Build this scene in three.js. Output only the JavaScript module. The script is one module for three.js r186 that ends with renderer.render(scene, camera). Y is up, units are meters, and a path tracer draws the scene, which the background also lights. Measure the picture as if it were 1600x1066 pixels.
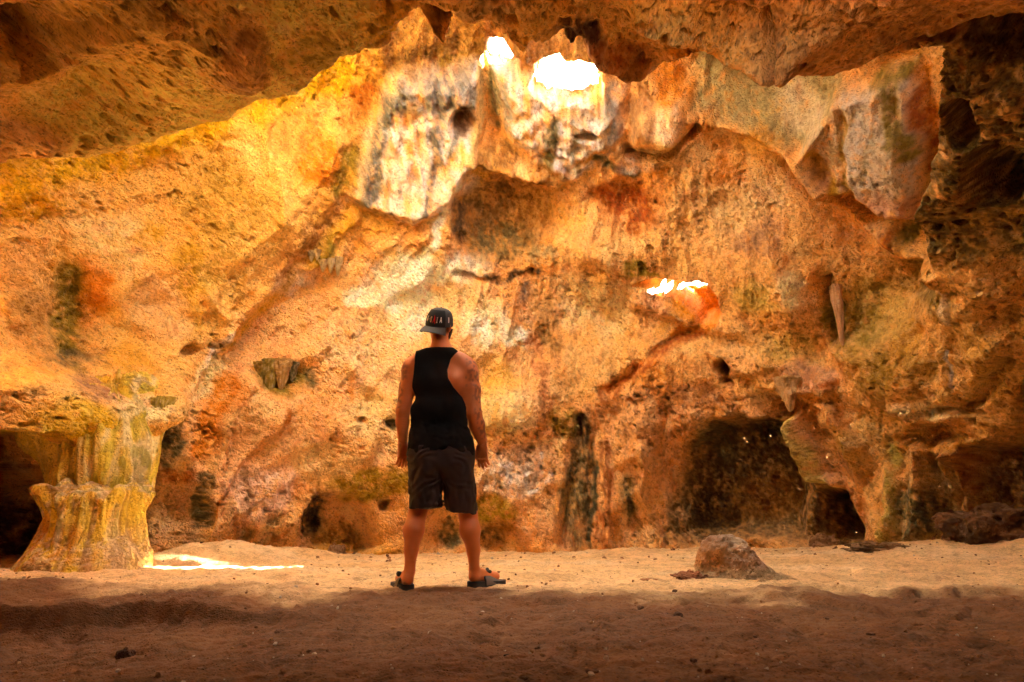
import * as THREE from 'three';
import { mergeGeometries, mergeVertices } from 'three/addons/utils/BufferGeometryUtils.js';
import { RoundedBoxGeometry } from 'three/addons/geometries/RoundedBoxGeometry.js';
import { createNoise3D } from 'simplex-noise';

// ------------------------------------------------------------------ camera, sky, sun, exposure
const scene = new THREE.Scene();
const PITCH = 12.6 * Math.PI / 180, FPX = 1150, EYE = new THREE.Vector3(0, 0.5, 0);
const camera = new THREE.PerspectiveCamera(2 * Math.atan(533 / FPX) * 180 / Math.PI, 1024 / 682, 0.05, 3000);
camera.position.copy(EYE);
camera.rotation.set(PITCH, 0, 0);
camera.focus = 4.8; camera.userData.fStop = 4.0;
scene.add(camera);

const SUN_DIR = new THREE.Vector3(0.806, 0.588, -0.055).normalize();
{ // a bright hazy tropical sky, white-balanced for the warm cave
  const W = 512, H = 256, d = new Float32Array(W * H * 4), v = new THREE.Vector3();
  for (let j = 0; j < H; j++) for (let i = 0; i < W; i++) {
    const lat = ((j + .5) / H - .5) * Math.PI, lon = ((i + .5) / W - .5) * 2 * Math.PI; v.set(Math.cos(lat) * Math.cos(lon), Math.sin(lat), Math.cos(lat) * Math.sin(lon));
    const up = Math.max(v.y, 0), c = Math.max(v.dot(SUN_DIR), 0), glow = .35 * Math.pow(c, 6) + .6 * Math.pow(c, 60), hz = Math.pow(1 - up, 3), k = (j * W + i) * 4, low = v.y < 0 ? .35 : 1;
    d[k] = (.90 + .16 * hz + glow) * low; d[k + 1] = (.86 + .12 * hz + glow * .93) * low; d[k + 2] = (.79 + .04 * hz + glow * .8) * low; d[k + 3] = 1;
  }
  const t = new THREE.DataTexture(d, W, H, THREE.RGBAFormat, THREE.FloatType); t.mapping = THREE.EquirectangularReflectionMapping; t.magFilter = t.minFilter = THREE.LinearFilter; t.colorSpace = THREE.LinearSRGBColorSpace; t.needsUpdate = true;
  scene.background = t; scene.backgroundIntensity = 1.0;
}
const sun = new THREE.DirectionalLight(new THREE.Color(1.0, 0.93, 0.82), 5.0);
sun.position.copy(SUN_DIR).multiplyScalar(40); sun.target.position.set(-1, 0, -6);
sun.castShadow = true; sun.shadow.mapSize.set(2048, 2048); sun.shadow.radius = 1.5;
Object.assign(sun.shadow.camera, { left: -9, right: 9, top: 9, bottom: -9, near: 1, far: 80 });
scene.add(sun, sun.target);

const renderer = new THREE.WebGLRenderer({ antialias: true });
renderer.toneMapping = THREE.LinearToneMapping;
renderer.toneMappingExposure = 48;
renderer.shadowMap.enabled = true;

// ------------------------------------------------------------------ helpers
function rng(seed) { let s = seed >>> 0; return () => { s = (s + 0x6D2B79F5) >>> 0; let t = s; t = Math.imul(t ^ (t >>> 15), t | 1); t ^= t + Math.imul(t ^ (t >>> 7), t | 61); return ((t ^ (t >>> 14)) >>> 0) / 4294967296; }; }
const noise = createNoise3D(rng(11)), noiseB = createNoise3D(rng(77));
const clamp = (x, a, b) => x < a ? a : x > b ? b : x;
const sstep = (a, b, x) => { const t = clamp((x - a) / (b - a), 0, 1); return t * t * (3 - 2 * t); };
const lerp = (a, b, t) => a + (b - a) * t;
function fbm(x, y, z, o, n = noise) { let a = 1, s = 0, t = 0; for (let i = 0; i < o; i++) { s += a * n(x, y, z); t += a; a *= 0.5; x = x * 2.03 + 7.1; y = y * 2.03 + 3.7; z = z * 2.03 + 1.3; } return s / t; }
function ridged(x, y, z, o) { let a = 1, s = 0, t = 0; for (let i = 0; i < o; i++) { s += a * (1 - 2 * Math.abs(noiseB(x, y, z))); t += a; a *= 0.5; x = x * 2.1 + 4.1; y = y * 2.1 + 8.7; z = z * 2.1 + 2.3; } return s / t; }
function hash3(i, j, k) { let h = Math.imul(i, 374761393) + Math.imul(j, 668265263) + Math.imul(k, 2147483647 - 1274126177); h = Math.imul(h ^ (h >>> 13), 1274126177); h ^= h >>> 16; return h >>> 0; }
function worley(x, y, z) { // distance to the nearest feature point
  const i0 = Math.floor(x), j0 = Math.floor(y), k0 = Math.floor(z); let m = 9;
  for (let i = i0 - 1; i <= i0 + 1; i++) for (let j = j0 - 1; j <= j0 + 1; j++) for (let k = k0 - 1; k <= k0 + 1; k++) {
    const h = hash3(i, j, k); const dx = i + (h & 1023) / 1023 - x, dy = j + ((h >>> 10) & 1023) / 1023 - y, dz = k + ((h >>> 20) & 1023) / 1023 - z;
    const d = dx * dx + dy * dy + dz * dz; if (d < m) m = d;
  }
  return Math.sqrt(m);
}
const CP = Math.cos(PITCH), SP = Math.sin(PITCH);
function ray(px, py) { const x = (px - 800) / FPX, y = (533 - py) / FPX; return new THREE.Vector3(x, y * CP + SP, y * SP - CP).normalize(); }
function onPlane(px, py, z) { const d = ray(px, py); return EYE.clone().addScaledVector(d, (z - EYE.z) / d.z); } // pixel to a point at depth z
function onFloor(px, py, h = 0) { const d = ray(px, py); return EYE.clone().addScaledVector(d, (h - EYE.y) / d.y); }
const used = {};
function numbered(n) { const k = used[n] = (used[n] ?? -1) + 1; return k ? `${n}_${String(k).padStart(3, '0')}` : n; }
function tag(o, label, category, group) { o.userData.label = label; o.userData.category = category; if (group) o.userData.group = group; return o; }
function mesh(name, geo, mat, parent = scene) { const m = new THREE.Mesh(geo, mat); m.name = parent === scene ? numbered(name) : name; m.castShadow = m.receiveShadow = true; parent.add(m); return m; }
const rgb = (r, g, b) => [r, g, b];

// ------------------------------------------------------------------ textures of stone grain
function tileNoise(N, cells, seed) { // tileable value noise
  const r = rng(seed), g = new Float32Array(cells * cells); for (let i = 0; i < g.length; i++) g[i] = r();
  return (x, y) => { const u = x / N * cells, v = y / N * cells, i = Math.floor(u), j = Math.floor(v); let a = u - i, b = v - j; a = a * a * (3 - 2 * a); b = b * b * (3 - 2 * b);
    const G = (p, q) => g[((q % cells) + cells) % cells * cells + ((p % cells) + cells) % cells]; return lerp(lerp(G(i, j), G(i + 1, j), a), lerp(G(i, j + 1), G(i + 1, j + 1), a), b); };
}
function tileWorley(N, cells, seed) {
  const r = rng(seed), px = [], py = [], pr = []; for (let i = 0; i < cells * cells; i++) { px.push(r()); py.push(r()); pr.push(r()); }
  return (x, y) => { const u = x / N * cells, v = y / N * cells, i0 = Math.floor(u), j0 = Math.floor(v); let m = 9, w = 0;
    for (let j = j0 - 1; j <= j0 + 1; j++) for (let i = i0 - 1; i <= i0 + 1; i++) { const k = ((j + cells) % cells) * cells + (i + cells) % cells; const dx = i + px[k] - u, dy = (j + py[k] - v); const d = dx * dx + dy * dy; if (d < m) { m = d; w = pr[k]; } }
    return [Math.sqrt(m), w]; };
}
function makeTex(N, fn, srgb) {
  const d = new Uint8Array(N * N * 4);
  for (let y = 0; y < N; y++) for (let x = 0; x < N; x++) { const c = fn(x, y), k = (y * N + x) * 4; d[k] = clamp(c[0], 0, 1) * 255; d[k + 1] = clamp(c[1], 0, 1) * 255; d[k + 2] = clamp(c[2], 0, 1) * 255; d[k + 3] = 255; }
  const t = new THREE.DataTexture(d, N, N); t.wrapS = t.wrapT = THREE.RepeatWrapping; t.magFilter = THREE.LinearFilter; t.minFilter = THREE.LinearMipmapLinearFilter; t.generateMipmaps = true;
  if (srgb) t.colorSpace = THREE.SRGBColorSpace; t.needsUpdate = true; return t;
}
const TN = 1024;
const n1 = tileNoise(TN, 12, 1), n2 = tileNoise(TN, 37, 2), n3 = tileNoise(TN, 91, 3), n4 = tileNoise(TN, 233, 4), w1 = tileWorley(TN, 40, 5), w2 = tileWorley(TN, 86, 6);
const rockBump = makeTex(TN, (x, y) => { // 2 m of stone: pits of several sizes over a rough ground
  const wx = x + (n2(x, y) - .5) * 22, wy = y + (n2(y, x) - .5) * 22;
  const [a, ra] = w1(wx, wy), [b, rb] = w2(wx, wy);
  const p1 = ra > .45 ? 1 - sstep(.12, .42, a) : 0, p2 = rb > .4 ? 1 - sstep(.1, .45, b) : 0;
  const h = .62 + (n1(x, y) - .5) * .3 + (n2(x, y) - .5) * .25 + (n3(x, y) - .5) * .22 + (n4(x, y) - .5) * .16 - p1 * .38 - p2 * .2; return [h, h, h]; });
const w3 = tileWorley(TN, 60, 15), w4 = tileWorley(TN, 130, 16), n5 = tileNoise(TN, 150, 9);
const rockSpeck = makeTex(TN, (x, y) => { // grain and dark mineral specks
  const wx = x + (n3(x, y) - .5) * 14, wy = y + (n3(y, x) - .5) * 14; const [a, ra] = w3(wx, wy), [b, rb] = w4(wx, wy);
  const s = (ra > .62 ? 1 - sstep(.08, .3, a) : 0) * .35 + (rb > .66 ? 1 - sstep(.1, .34, b) : 0) * .22;
  const g = 1.0 + (n2(x, y) - .5) * .16 + (n5(x, y) - .5) * .2 + (n4(x, y) - .5) * .14; const k = clamp(s, 0, .8);
  return [g * (1 - k * .72), g * (1 - k * .8), g * (1 - k * .86)]; }, true);
const earthBump = makeTex(TN, (x, y) => { const [a, ra] = w2(x, y), [b, rb] = w4(x, y); const h = .45 + (n1(x, y) - .5) * .3 + (n2(x, y) - .5) * .25 + (n3(x, y) - .5) * .25 + (n4(x, y) - .5) * .2 + (ra > .86 ? (1 - sstep(.1, .3, a)) * .4 : 0) + (rb > .85 ? (1 - sstep(.1, .4, b)) * .3 : 0); return [h, h, h]; });
const earthTone = makeTex(TN, (x, y) => { const [b, rb] = w4(x, y); const [a, ra] = w2(x, y); const g = .95 + (n1(x, y) - .5) * .14 + (n3(x, y) - .5) * .14 + (n4(x, y) - .5) * .16; const k = (rb > .93 ? 1 - sstep(.1, .3, b) : 0), d = ra > .88 ? 1 - sstep(.1, .28, a) : 0; return [g + k * .2 - d * .35, g + k * .25 - d * .38, g + k * .3 - d * .38]; }, true);
const rockMat = new THREE.MeshStandardMaterial({ name: 'limestone', vertexColors: true, roughness: .93, map: rockSpeck, bumpMap: rockBump, bumpScale: .026 });
const smoothRockMat = new THREE.MeshStandardMaterial({ name: 'flowstone', vertexColors: true, roughness: .7, map: rockSpeck, bumpMap: rockBump, bumpScale: .014 });
const ceilingMat = new THREE.MeshStandardMaterial({ name: 'roof limestone', vertexColors: true, roughness: .93, map: rockSpeck, bumpMap: rockBump, bumpScale: .012 });
const earthMat = new THREE.MeshStandardMaterial({ name: 'earth', vertexColors: true, roughness: .95, map: earthTone, bumpMap: earthBump, bumpScale: .011 });

// ------------------------------------------------------------------ the cave: one rock shell round a point C inside the chamber
const C = new THREE.Vector3(0.2, 0.4, -4.2), UNIT = 5; // chart coordinates: angle from the chamber's axis times 5 m
const AX = new THREE.Vector3(0, Math.sin(.44), -Math.cos(.44)), E1 = new THREE.Vector3(1, 0, 0), E2 = new THREE.Vector3().crossVectors(E1, AX).normalize(); if (E2.y < 0) E2.negate();
function toChart(x, y, z) { // direction to chart
  const l = Math.hypot(x, y, z), c = clamp((x * AX.x + y * AX.y + z * AX.z) / l, -1, 1), a = x, b = y * E2.y + z * E2.z, m = Math.hypot(a, b) || 1e-9, g = Math.acos(c) * UNIT; return [a / m * g, b / m * g];
}
function fromChart(u, v, o) { const m = Math.hypot(u, v), g = Math.min(m / UNIT, 3.12), s = Math.sin(g) / (m || 1e-9), c = Math.cos(g); o.x = u * s + AX.x * c; o.y = v * s * E2.y + AX.y * c; o.z = v * s * E2.z + AX.z * c; return o; }
const pw = (x, n) => Math.pow(Math.abs(x), n);
function nearR(d) { const n = 2.6; return Math.pow(pw(d.x / (d.x < 0 ? 4.9 : 5.3), n) + pw(d.y / (d.y > 0 ? 3.05 : 4), n) + pw(d.z / (d.z < 0 ? 4.3 : 5.6), n), -1 / n); }
function farR(d) { const n = 2.6; return Math.pow(pw(d.x / 5.6, n) + pw(d.y / (d.y > 0 ? 6.0 : 4), n) + pw(d.z / (d.z < 0 ? 4.45 : 5.6), n), -1 / n); }
function march(px, py, R) { // where the view ray through a pixel meets a shell
  const d = ray(px, py), p = new THREE.Vector3(), q = new THREE.Vector3(); let t = 1;
  const out = (t) => { p.copy(EYE).addScaledVector(d, t); q.copy(p).sub(C); const l = q.length(); q.divideScalar(l); return l - R(q); };
  for (; t < 16; t += .04) if (out(t) > 0) break;
  let a = t - .04, b = t; for (let i = 0; i < 14; i++) { const m = (a + b) / 2; if (out(m) > 0) b = m; else a = m; }
  return EYE.clone().addScaledVector(d, b);
}
function chartOf(px, py, R) { const p = march(px, py, R).sub(C); return toChart(p.x, p.y, p.z); }
// shapes on the chart, distances in metres
function segDist(x, y, ax, ay, bx, by) { const dx = bx - ax, dy = by - ay, t = clamp(((x - ax) * dx + (y - ay) * dy) / (dx * dx + dy * dy || 1e-9), 0, 1); return Math.hypot(x - ax - dx * t, y - ay - dy * t); }
function polySd(p, x, y) { let d = 1e9, inside = false; for (let i = 0, j = p.length - 1; i < p.length; j = i++) { const a = p[i], b = p[j]; d = Math.min(d, segDist(x, y, a[0], a[1], b[0], b[1])); if ((a[1] > y) !== (b[1] > y) && x < (b[0] - a[0]) * (y - a[1]) / (b[1] - a[1]) + a[0]) inside = !inside; } return inside ? d : -d; }
function bound(pts, m) { const B = [1e9, 1e9, -1e9, -1e9]; for (const [x, y] of pts) { B[0] = Math.min(B[0], x - m); B[1] = Math.min(B[1], y - m); B[2] = Math.max(B[2], x + m); B[3] = Math.max(B[3], y + m); } return B; }
const pairs = (a) => { const r = []; for (let i = 0; i < a.length; i += 2) r.push([a[i], a[i + 1]]); return r; };

const rimPts = pairs([-260, 300, -120, 290, 0, 280, 150, 266, 250, 244, 320, 228, 380, 200, 430, 168, 500, 118, 545, 84, 575, 66, 606, 76, 622, 50, 640, 40, 668, 58, 690, 80, 722, 66, 750, 48, 790, 66, 815, 82, 832, 70, 862, 72, 905, 80, 950, 110, 1004, 134, 1040, 100, 1085, 74, 1170, 60, 1215, 70, 1245, 92, 1290, 108, 1332, 122, 1360, 106, 1395, 94, 1462, 84,
  1468, 150, 1462, 240, 1448, 330, 1452, 420, 1440, 520, 1340, 640, 900, 700, 400, 700, -120, 640, -260, 600]).map(([x, y]) => chartOf(x, y, nearR));
function pocket(u, v, d) {
  const sd = polySd(rimPts, u, v); const soft = Math.max(lerp(1.3, .05, sstep(.15, .6, d.y)), .75 * sstep(-.25, -.5, d.x)); return sstep(-soft * .4, soft, sd);
}
const tmpD = new THREE.Vector3();
function baseR(d) { const [u, v] = toChart(d.x, d.y, d.z); const k = pocket(u, v, d); return k <= 0 ? nearR(d) : lerp(nearR(d), Math.max(nearR(d), farR(d)), k); }
const anchor = (px, py) => chartOf(px, py, baseR);
// blob: pixel centre and radii -> an ellipse on the chart (local affine map at the anchor)
function blob(px, py, rx, ry, rot = 0) {
  const c = anchor(px, py), q = 6, ex = chartOf(px + q, py, baseR), ey = chartOf(px, py + q, baseR);
  let a = (ex[0] - c[0]) / q, b = (ey[0] - c[0]) / q, e = (ex[1] - c[1]) / q, f = (ey[1] - c[1]) / q;
  const lim = .022; if (Math.hypot(a, e) > lim || Math.hypot(b, f) > lim) { a = .0075; b = 0; e = 0; f = -.0075; }
  const det = a * f - b * e || 1e-6, co = Math.cos(rot), si = Math.sin(rot), ext = Math.max(rx, ry) * 2.2 * Math.max(Math.hypot(a, e), Math.hypot(b, f));
  return { B: bound([c], ext), val(u, v) { const x = u - c[0], y = v - c[1], X = (f * x - b * y) / det, Y = (-e * x + a * y) / det; const p = (X * co + Y * si) / rx, w = (-X * si + Y * co) / ry; return Math.sqrt(p * p + w * w); } };
}
const relief = [], paints = [], fl = [], RELIEF = 1.3, STAIN = 1.25;
// relief, metres: positive recedes into the rock, negative stands proud of it
function bump(px, py, rx, ry, amp, rot = 0, hard = 0) { const s = blob(px, py, rx, ry, rot); relief.push({ B: s.B, f: (u, v) => { const r = s.val(u, v); return RELIEF * amp * (hard ? 1 - sstep(1 - hard, 1 + hard * .4, r) : Math.exp(-r * r * 1.2)); } }); }
function area(pts, soft, amp) { const p = pairs(pts).map(([x, y]) => anchor(x, y)); relief.push({ B: bound(p, soft), f: (u, v) => RELIEF * amp * sstep(-soft * .5, soft, polySd(p, u, v)) }); }
function areaUneven(pts, softTop, softBottom, amp) { const p = pairs(pts).map(([x, y]) => anchor(x, y)), B = bound(p, Math.max(softTop, softBottom)); relief.push({ B, f: (u, v) => { const s = lerp(softBottom, softTop, clamp((v - B[1]) / (B[3] - B[1]), 0, 1)); return amp * sstep(-s * .5, s, polySd(p, u, v)); } }); }
function rib(pts, width, amp) { const p = pairs(pts).map(([x, y]) => anchor(x, y)); relief.push({ B: bound(p, width * 2.2), f: (u, v) => { let d = 1e9; for (let i = 1; i < p.length; i++) d = Math.min(d, segDist(u, v, p[i - 1][0], p[i - 1][1], p[i][0], p[i][1])); d /= width; return RELIEF * amp * Math.exp(-d * d); } }); }
// stains and mineral colours, plus light and shade painted in at a few spots
function stainOrLight(px, py, rx, ry, col, a, rot = 0) { const s = blob(px, py, rx, ry, rot); paints.push({ B: s.B, c: col, f: (u, v) => STAIN * a * (1 - sstep(.5, 1.25, s.val(u, v))) }); }
function vein(pts, width, col, a) { const p = pairs(pts).map(([x, y]) => anchor(x, y)); paints.push({ B: bound(p, width * 2), c: col, f: (u, v) => { let d = 1e9; for (let i = 1; i < p.length; i++) d = Math.min(d, segDist(u, v, p[i - 1][0], p[i - 1][1], p[i][0], p[i][1])); return STAIN * a * (1 - sstep(.3, 1.4, d / width)); } }); }
function patch(pts, soft, col, a, streak = 0) { const p = pairs(pts).map(([x, y]) => anchor(x, y)); paints.push({ B: bound(p, soft), c: col, streak, f: (u, v) => a * sstep(-soft, soft, polySd(p, u, v)) }); }
function flutes(pts, soft, amp, per) { const p = pairs(pts).map(([x, y]) => anchor(x, y)); fl.push({ B: bound(p, soft), amp, per, f: (u, v) => sstep(-soft, soft, polySd(p, u, v)) }); }

// palette (linear base colours)
const TAN = [.80, .42, .16], PALE = [.86, .64, .36], RUST = [.50, .12, .012], ORANGE = [.70, .25, .025], OCHRE = [.62, .35, .03], YELLOW = [.74, .50, .04], MOSS = [.27, .20, .015], WHITE = [.62, .60, .58], CREAM = [.90, .80, .66], GREY = [.15, .155, .15], GREEN = [.14, .13, .05], DARK = [.06, .035, .015], UMBER = [.22, .095, .025], PINK = [.78, .45, .22], MAUVE = [.42, .24, .14], BEIGE = [.66, .50, .24];

// ---- left side
areaUneven([-80, 330, 60, 320, 200, 300, 330, 270, 430, 230, 520, 190, 560, 215, 500, 320, 440, 385, 400, 450, 345, 515, 290, 580, 245, 640, 150, 740, -80, 700], .35, .12, -.3);
rib([412, 190, 420, 260, 425, 330], .06, -.07); bump(470, 250, 45, 80, .12);
area([50, 130, 70, 60, 130, 10, 190, 30, 150, 70, 110, 120], .12, .35); bump(40, 60, 50, 40, .4);
bump(350, 60, 60, 60, -.22); bump(60, 225, 50, 30, -.12); bump(170, 150, 60, 40, .1, -.5);
rib([230, 645, 290, 585, 345, 522, 400, 462, 445, 395, 510, 310], .1, -.12);
bump(100, 480, 60, 90, .12); bump(90, 545, 50, 16, .1); bump(270, 540, 18, 9, .16); bump(320, 535, 18, 8, .14);
areaUneven([-80, 660, 20, 668, 58, 700, 62, 735, 110, 760, 225, 700, 250, 760, 225, 870, 120, 960, -80, 960], .06, .25, 1.5);
areaUneven([225, 660, 262, 640, 262, 700, 236, 760, 205, 850, 195, 740], .1, .2, .3);
bump(165, 640, 120, 70, -.3); bump(30, 620, 90, 60, -.2); rib([240, 560, 190, 640, 160, 720], .18, -.12);
// ---- the curtain of flowstone and the rock under the roof holes
area([612, 105, 690, 112, 736, 112, 742, 160, 738, 240, 700, 320, 640, 335, 560, 320, 536, 300, 560, 225, 590, 140], .12, -.26);
flutes([600, 105, 740, 105, 745, 240, 690, 330, 540, 320, 560, 220], .12, .05, .16);
bump(722, 182, 16, 26, .25); rib([742, 130, 745, 200, 735, 232], .07, -.12); bump(775, 180, 22, 55, .18);
area([768, 108, 830, 110, 944, 118, 976, 150, 972, 225, 900, 250, 850, 240, 800, 225, 765, 180], .16, -.22);
flutes([768, 108, 960, 120, 976, 225, 880, 250, 790, 225], .12, .04, .13);
bump(922, 198, 20, 6, .2, 0, .5); rib([905, 180, 940, 190, 960, 170], .03, -.06);
bump(1030, 192, 52, 42, -.42); rib([985, 232, 1010, 238, 1045, 226, 1090, 190], .035, .22); bump(985, 190, 18, 40, .14);
rib([738, 238, 775, 255, 830, 268, 880, 266, 868, 250], .07, -.16); areaUneven([720, 280, 790, 268, 860, 284, 870, 360, 820, 420, 720, 425, 700, 360], .2, .3, .2);
bump(985, 315, 70, 42, .14, .3); bump(690, 420, 90, 60, -.18); bump(840, 500, 40, 60, .12); bump(850, 600, 30, 60, -.1); rib([705, 420, 745, 435, 830, 430], .04, .07);
rib([555, 335, 520, 370, 480, 420], .05, -.08); rib([560, 390, 500, 440, 420, 500, 350, 560], .09, .07); rib([640, 430, 560, 480, 480, 540, 380, 590], .12, -.07);
// ---- slot in the wall
area([990, 446, 1010, 436, 1060, 433, 1110, 440, 1130, 462, 1128, 492, 1095, 496, 1070, 470, 1020, 452], .04, .42);
// ---- roof pocket on the right and its white block
area([1258, 240, 1262, 190, 1320, 128, 1392, 96, 1440, 92, 1455, 180, 1450, 280, 1440, 330, 1390, 335, 1330, 300, 1290, 290], .1, -.3);
rib([1328, 130, 1330, 200, 1338, 290], .05, .07); rib([1412, 105, 1432, 180, 1440, 260], .05, .06); rib([1262, 225, 1300, 160, 1330, 125], .05, -.1); bump(1290, 240, 25, 45, .12, -.3);
rib([1010, 125, 1090, 172, 1180, 196, 1240, 225, 1300, 300], .08, -.16); bump(1165, 120, 120, 45, .2);
// ---- centre and right wall
rib([1295, 430, 1306, 480, 1308, 530], .05, .2); rib([1275, 405, 1300, 450], .06, -.05); bump(1250, 470, 40, 60, -.12); bump(1390, 490, 60, 70, .14); bump(1366, 452, 6, 6, .12, 0, .5);
rib([1395, 355, 1440, 385, 1470, 430, 1492, 490, 1470, 560, 1488, 650], .07, -.12); bump(1452, 440, 26, 50, .22, -.4); bump(1545, 425, 60, 55, -.28); bump(1550, 555, 70, 60, -.3); rib([1465, 640, 1530, 625, 1590, 560], .06, .16);
bump(1400, 600, 70, 40, -.14); area([1400, 690, 1430, 665, 1490, 668, 1500, 690, 1455, 705], .06, .2); rib([1470, 640, 1540, 642], .02, .1); rib([1400, 640, 1360, 560, 1310, 540], .08, -.1);
areaUneven([868, 880, 880, 780, 890, 700, 915, 645, 1000, 612, 1110, 592, 1215, 622, 1255, 660, 1330, 740, 1350, 880], .14, .5, .13);
areaUneven([1060, 830, 1062, 740, 1078, 690, 1110, 660, 1150, 655, 1200, 665, 1240, 690, 1256, 760, 1255, 850, 1080, 850], .08, .4, .85);
areaUneven([1252, 860, 1256, 768, 1285, 748, 1315, 765, 1340, 830, 1345, 870], .07, .3, 1.0); bump(1228, 642, 26, 20, .3);
rib([1243, 655, 1256, 705, 1275, 745, 1305, 760], .075, -.42); bump(1000, 730, 40, 90, -.22); bump(700, 600, 240, 200, -.26); bump(470, 680, 100, 120, -.16); bump(1150, 410, 160, 100, -.2); bump(1040, 565, 90, 36, -.16); bump(930, 400, 70, 60, -.12); bump(620, 380, 120, 60, -.14, -.5); rib([1290, 650, 1330, 700, 1350, 760, 1385, 830], .1, -.14); rib([1385, 740, 1395, 800, 1392, 850], .07, -.12); bump(1350, 805, 14, 50, .2);
areaUneven([1098, 545, 1150, 535, 1240, 560, 1310, 590, 1300, 630, 1230, 610, 1140, 575], .12, .06, -.2); rib([1130, 560, 1145, 600], .04, .12); bump(1135, 566, 14, 14, .16, 0, .5); rib([1000, 470, 1080, 500, 1160, 515, 1220, 560], .08, -.08); rib([1095, 500, 1040, 540, 950, 610], .06, .08);
rib([905, 655, 898, 740, 880, 850], .06, .14); rib([945, 690, 948, 780, 955, 850], .07, -.12); rib([925, 690, 920, 850], .05, .1); rib([985, 760, 1000, 850], .05, .1); flutes([880, 650, 960, 650, 960, 860, 860, 860], .1, .04, .12);
areaUneven([1480, 840, 1484, 730, 1510, 705, 1560, 690, 1640, 600, 1660, 900, 1490, 870], .06, .2, .5); areaUneven([1572, 900, 1580, 680, 1600, 600, 1700, 560, 1700, 900], .05, .1, 1.1); rib([1500, 715, 1506, 780, 1500, 850], .06, -.3);
bump(1512, 182, 36, 40, .45, 0, .35); bump(1562, 265, 46, 55, .5, .3, .3); bump(1570, 60, 50, 20, .5); bump(1505, 300, 50, 60, -.15);
rib([1250, 225, 1300, 300, 1360, 350, 1420, 388, 1470, 430], .08, -.14); rib([1230, 250, 1290, 330, 1350, 375], .08, .1); rib([1190, 600, 1230, 610, 1300, 640, 1340, 700], .05, -.1); rib([1005, 700, 1010, 780, 1030, 850], .05, -.09); rib([1040, 640, 1030, 720, 1050, 800], .06, .1); rib([1420, 640, 1440, 740, 1430, 850], .08, -.12); rib([1460, 720, 1475, 850], .06, .16); bump(1330, 560, 40, 30, -.12); bump(1200, 560, 30, 18, -.12); rib([930, 480, 1000, 540, 990, 600], .08, .06);
// ---- foot of the wall, left and centre
areaUneven([468, 860, 475, 800, 500, 775, 545, 770, 580, 800, 590, 850, 560, 870], .07, .2, .4); rib([300, 855, 318, 770, 345, 660, 372, 590], .06, -.1); rib([420, 650, 360, 720, 320, 790, 300, 850], .07, -.1); bump(270, 790, 30, 50, .2); bump(430, 590, 36, 24, .16); rib([545, 570, 600, 620, 560, 700], .12, -.08);
bump(400, 800, 60, 60, -.16); bump(690, 830, 40, 30, .16); bump(760, 840, 36, 30, .2); bump(605, 662, 14, 8, .05, 0, .5); bump(555, 655, 8, 6, .1, 0, .5); bump(600, 788, 9, 8, .14, 0, .5); bump(800, 650, 50, 40, -.1); bump(760, 625, 60, 30, -.08);
// ---- near roof
bump(900, 68, 45, 22, .16); bump(700, 55, 30, 14, .3, .4); bump(660, 40, 22, 14, .3); rib([1195, 18, 1230, 50, 1250, 70], .03, .15); rib([1010, 20, 1120, 45, 1250, 60], .2, -.15); rib([820, 80, 900, 60, 1000, 110], .12, -.1); rib([1330, 115, 1420, 75, 1600, 30], .05, .08);

// ---- colours, broad areas first
patch([-50, 290, 150, 262, 320, 225, 430, 165, 560, 60, 600, -100, -100, -100, -100, 300], .25, [.90, .64, .22], .85);
patch([-150, 290, 300, 235, 430, 175, 540, 200, 440, 380, 330, 530, 200, 640, -60, 620], .3, [.82, .53, .20], .8);
patch([-80, -60, 330, -60, 250, 60, 120, 140, -80, 230], .3, [.4, .2, .06], .5);
patch([280, 640, 450, 400, 620, 330, 830, 440, 900, 640, 850, 860, 250, 860], .4, [.87, .50, .27], .6);
patch([860, 280, 1250, 220, 1420, 360, 1330, 640, 1080, 580, 900, 600], .35, [.86, .48, .21], .6);
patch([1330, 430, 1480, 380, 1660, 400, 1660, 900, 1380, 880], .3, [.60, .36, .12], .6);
patch([1455, 60, 1700, 20, 1700, 400, 1450, 340], .14, [.2, .13, .03], .9);  // dark olive corner: shade of the upper right painted into the colour
patch([880, 640, 1100, 590, 1260, 650, 1390, 860, 860, 880], .2, [.80, .47, .25], .6);
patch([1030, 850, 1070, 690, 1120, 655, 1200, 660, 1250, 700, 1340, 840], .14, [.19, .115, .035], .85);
patch([590, 60, 760, 40, 1000, 100, 1090, 40, 1300, 60, 1700, 0, 1700, -100, 560, -100], .25, [.86, .52, .2], .75);
patch([1380, 20, 1700, -40, 1700, 60, 1380, 80], .2, UMBER, .6); patch([1060, -60, 1700, -100, 1700, 20, 1280, 80, 1180, 50], .2, [.62, .32, .13], .7);
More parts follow.
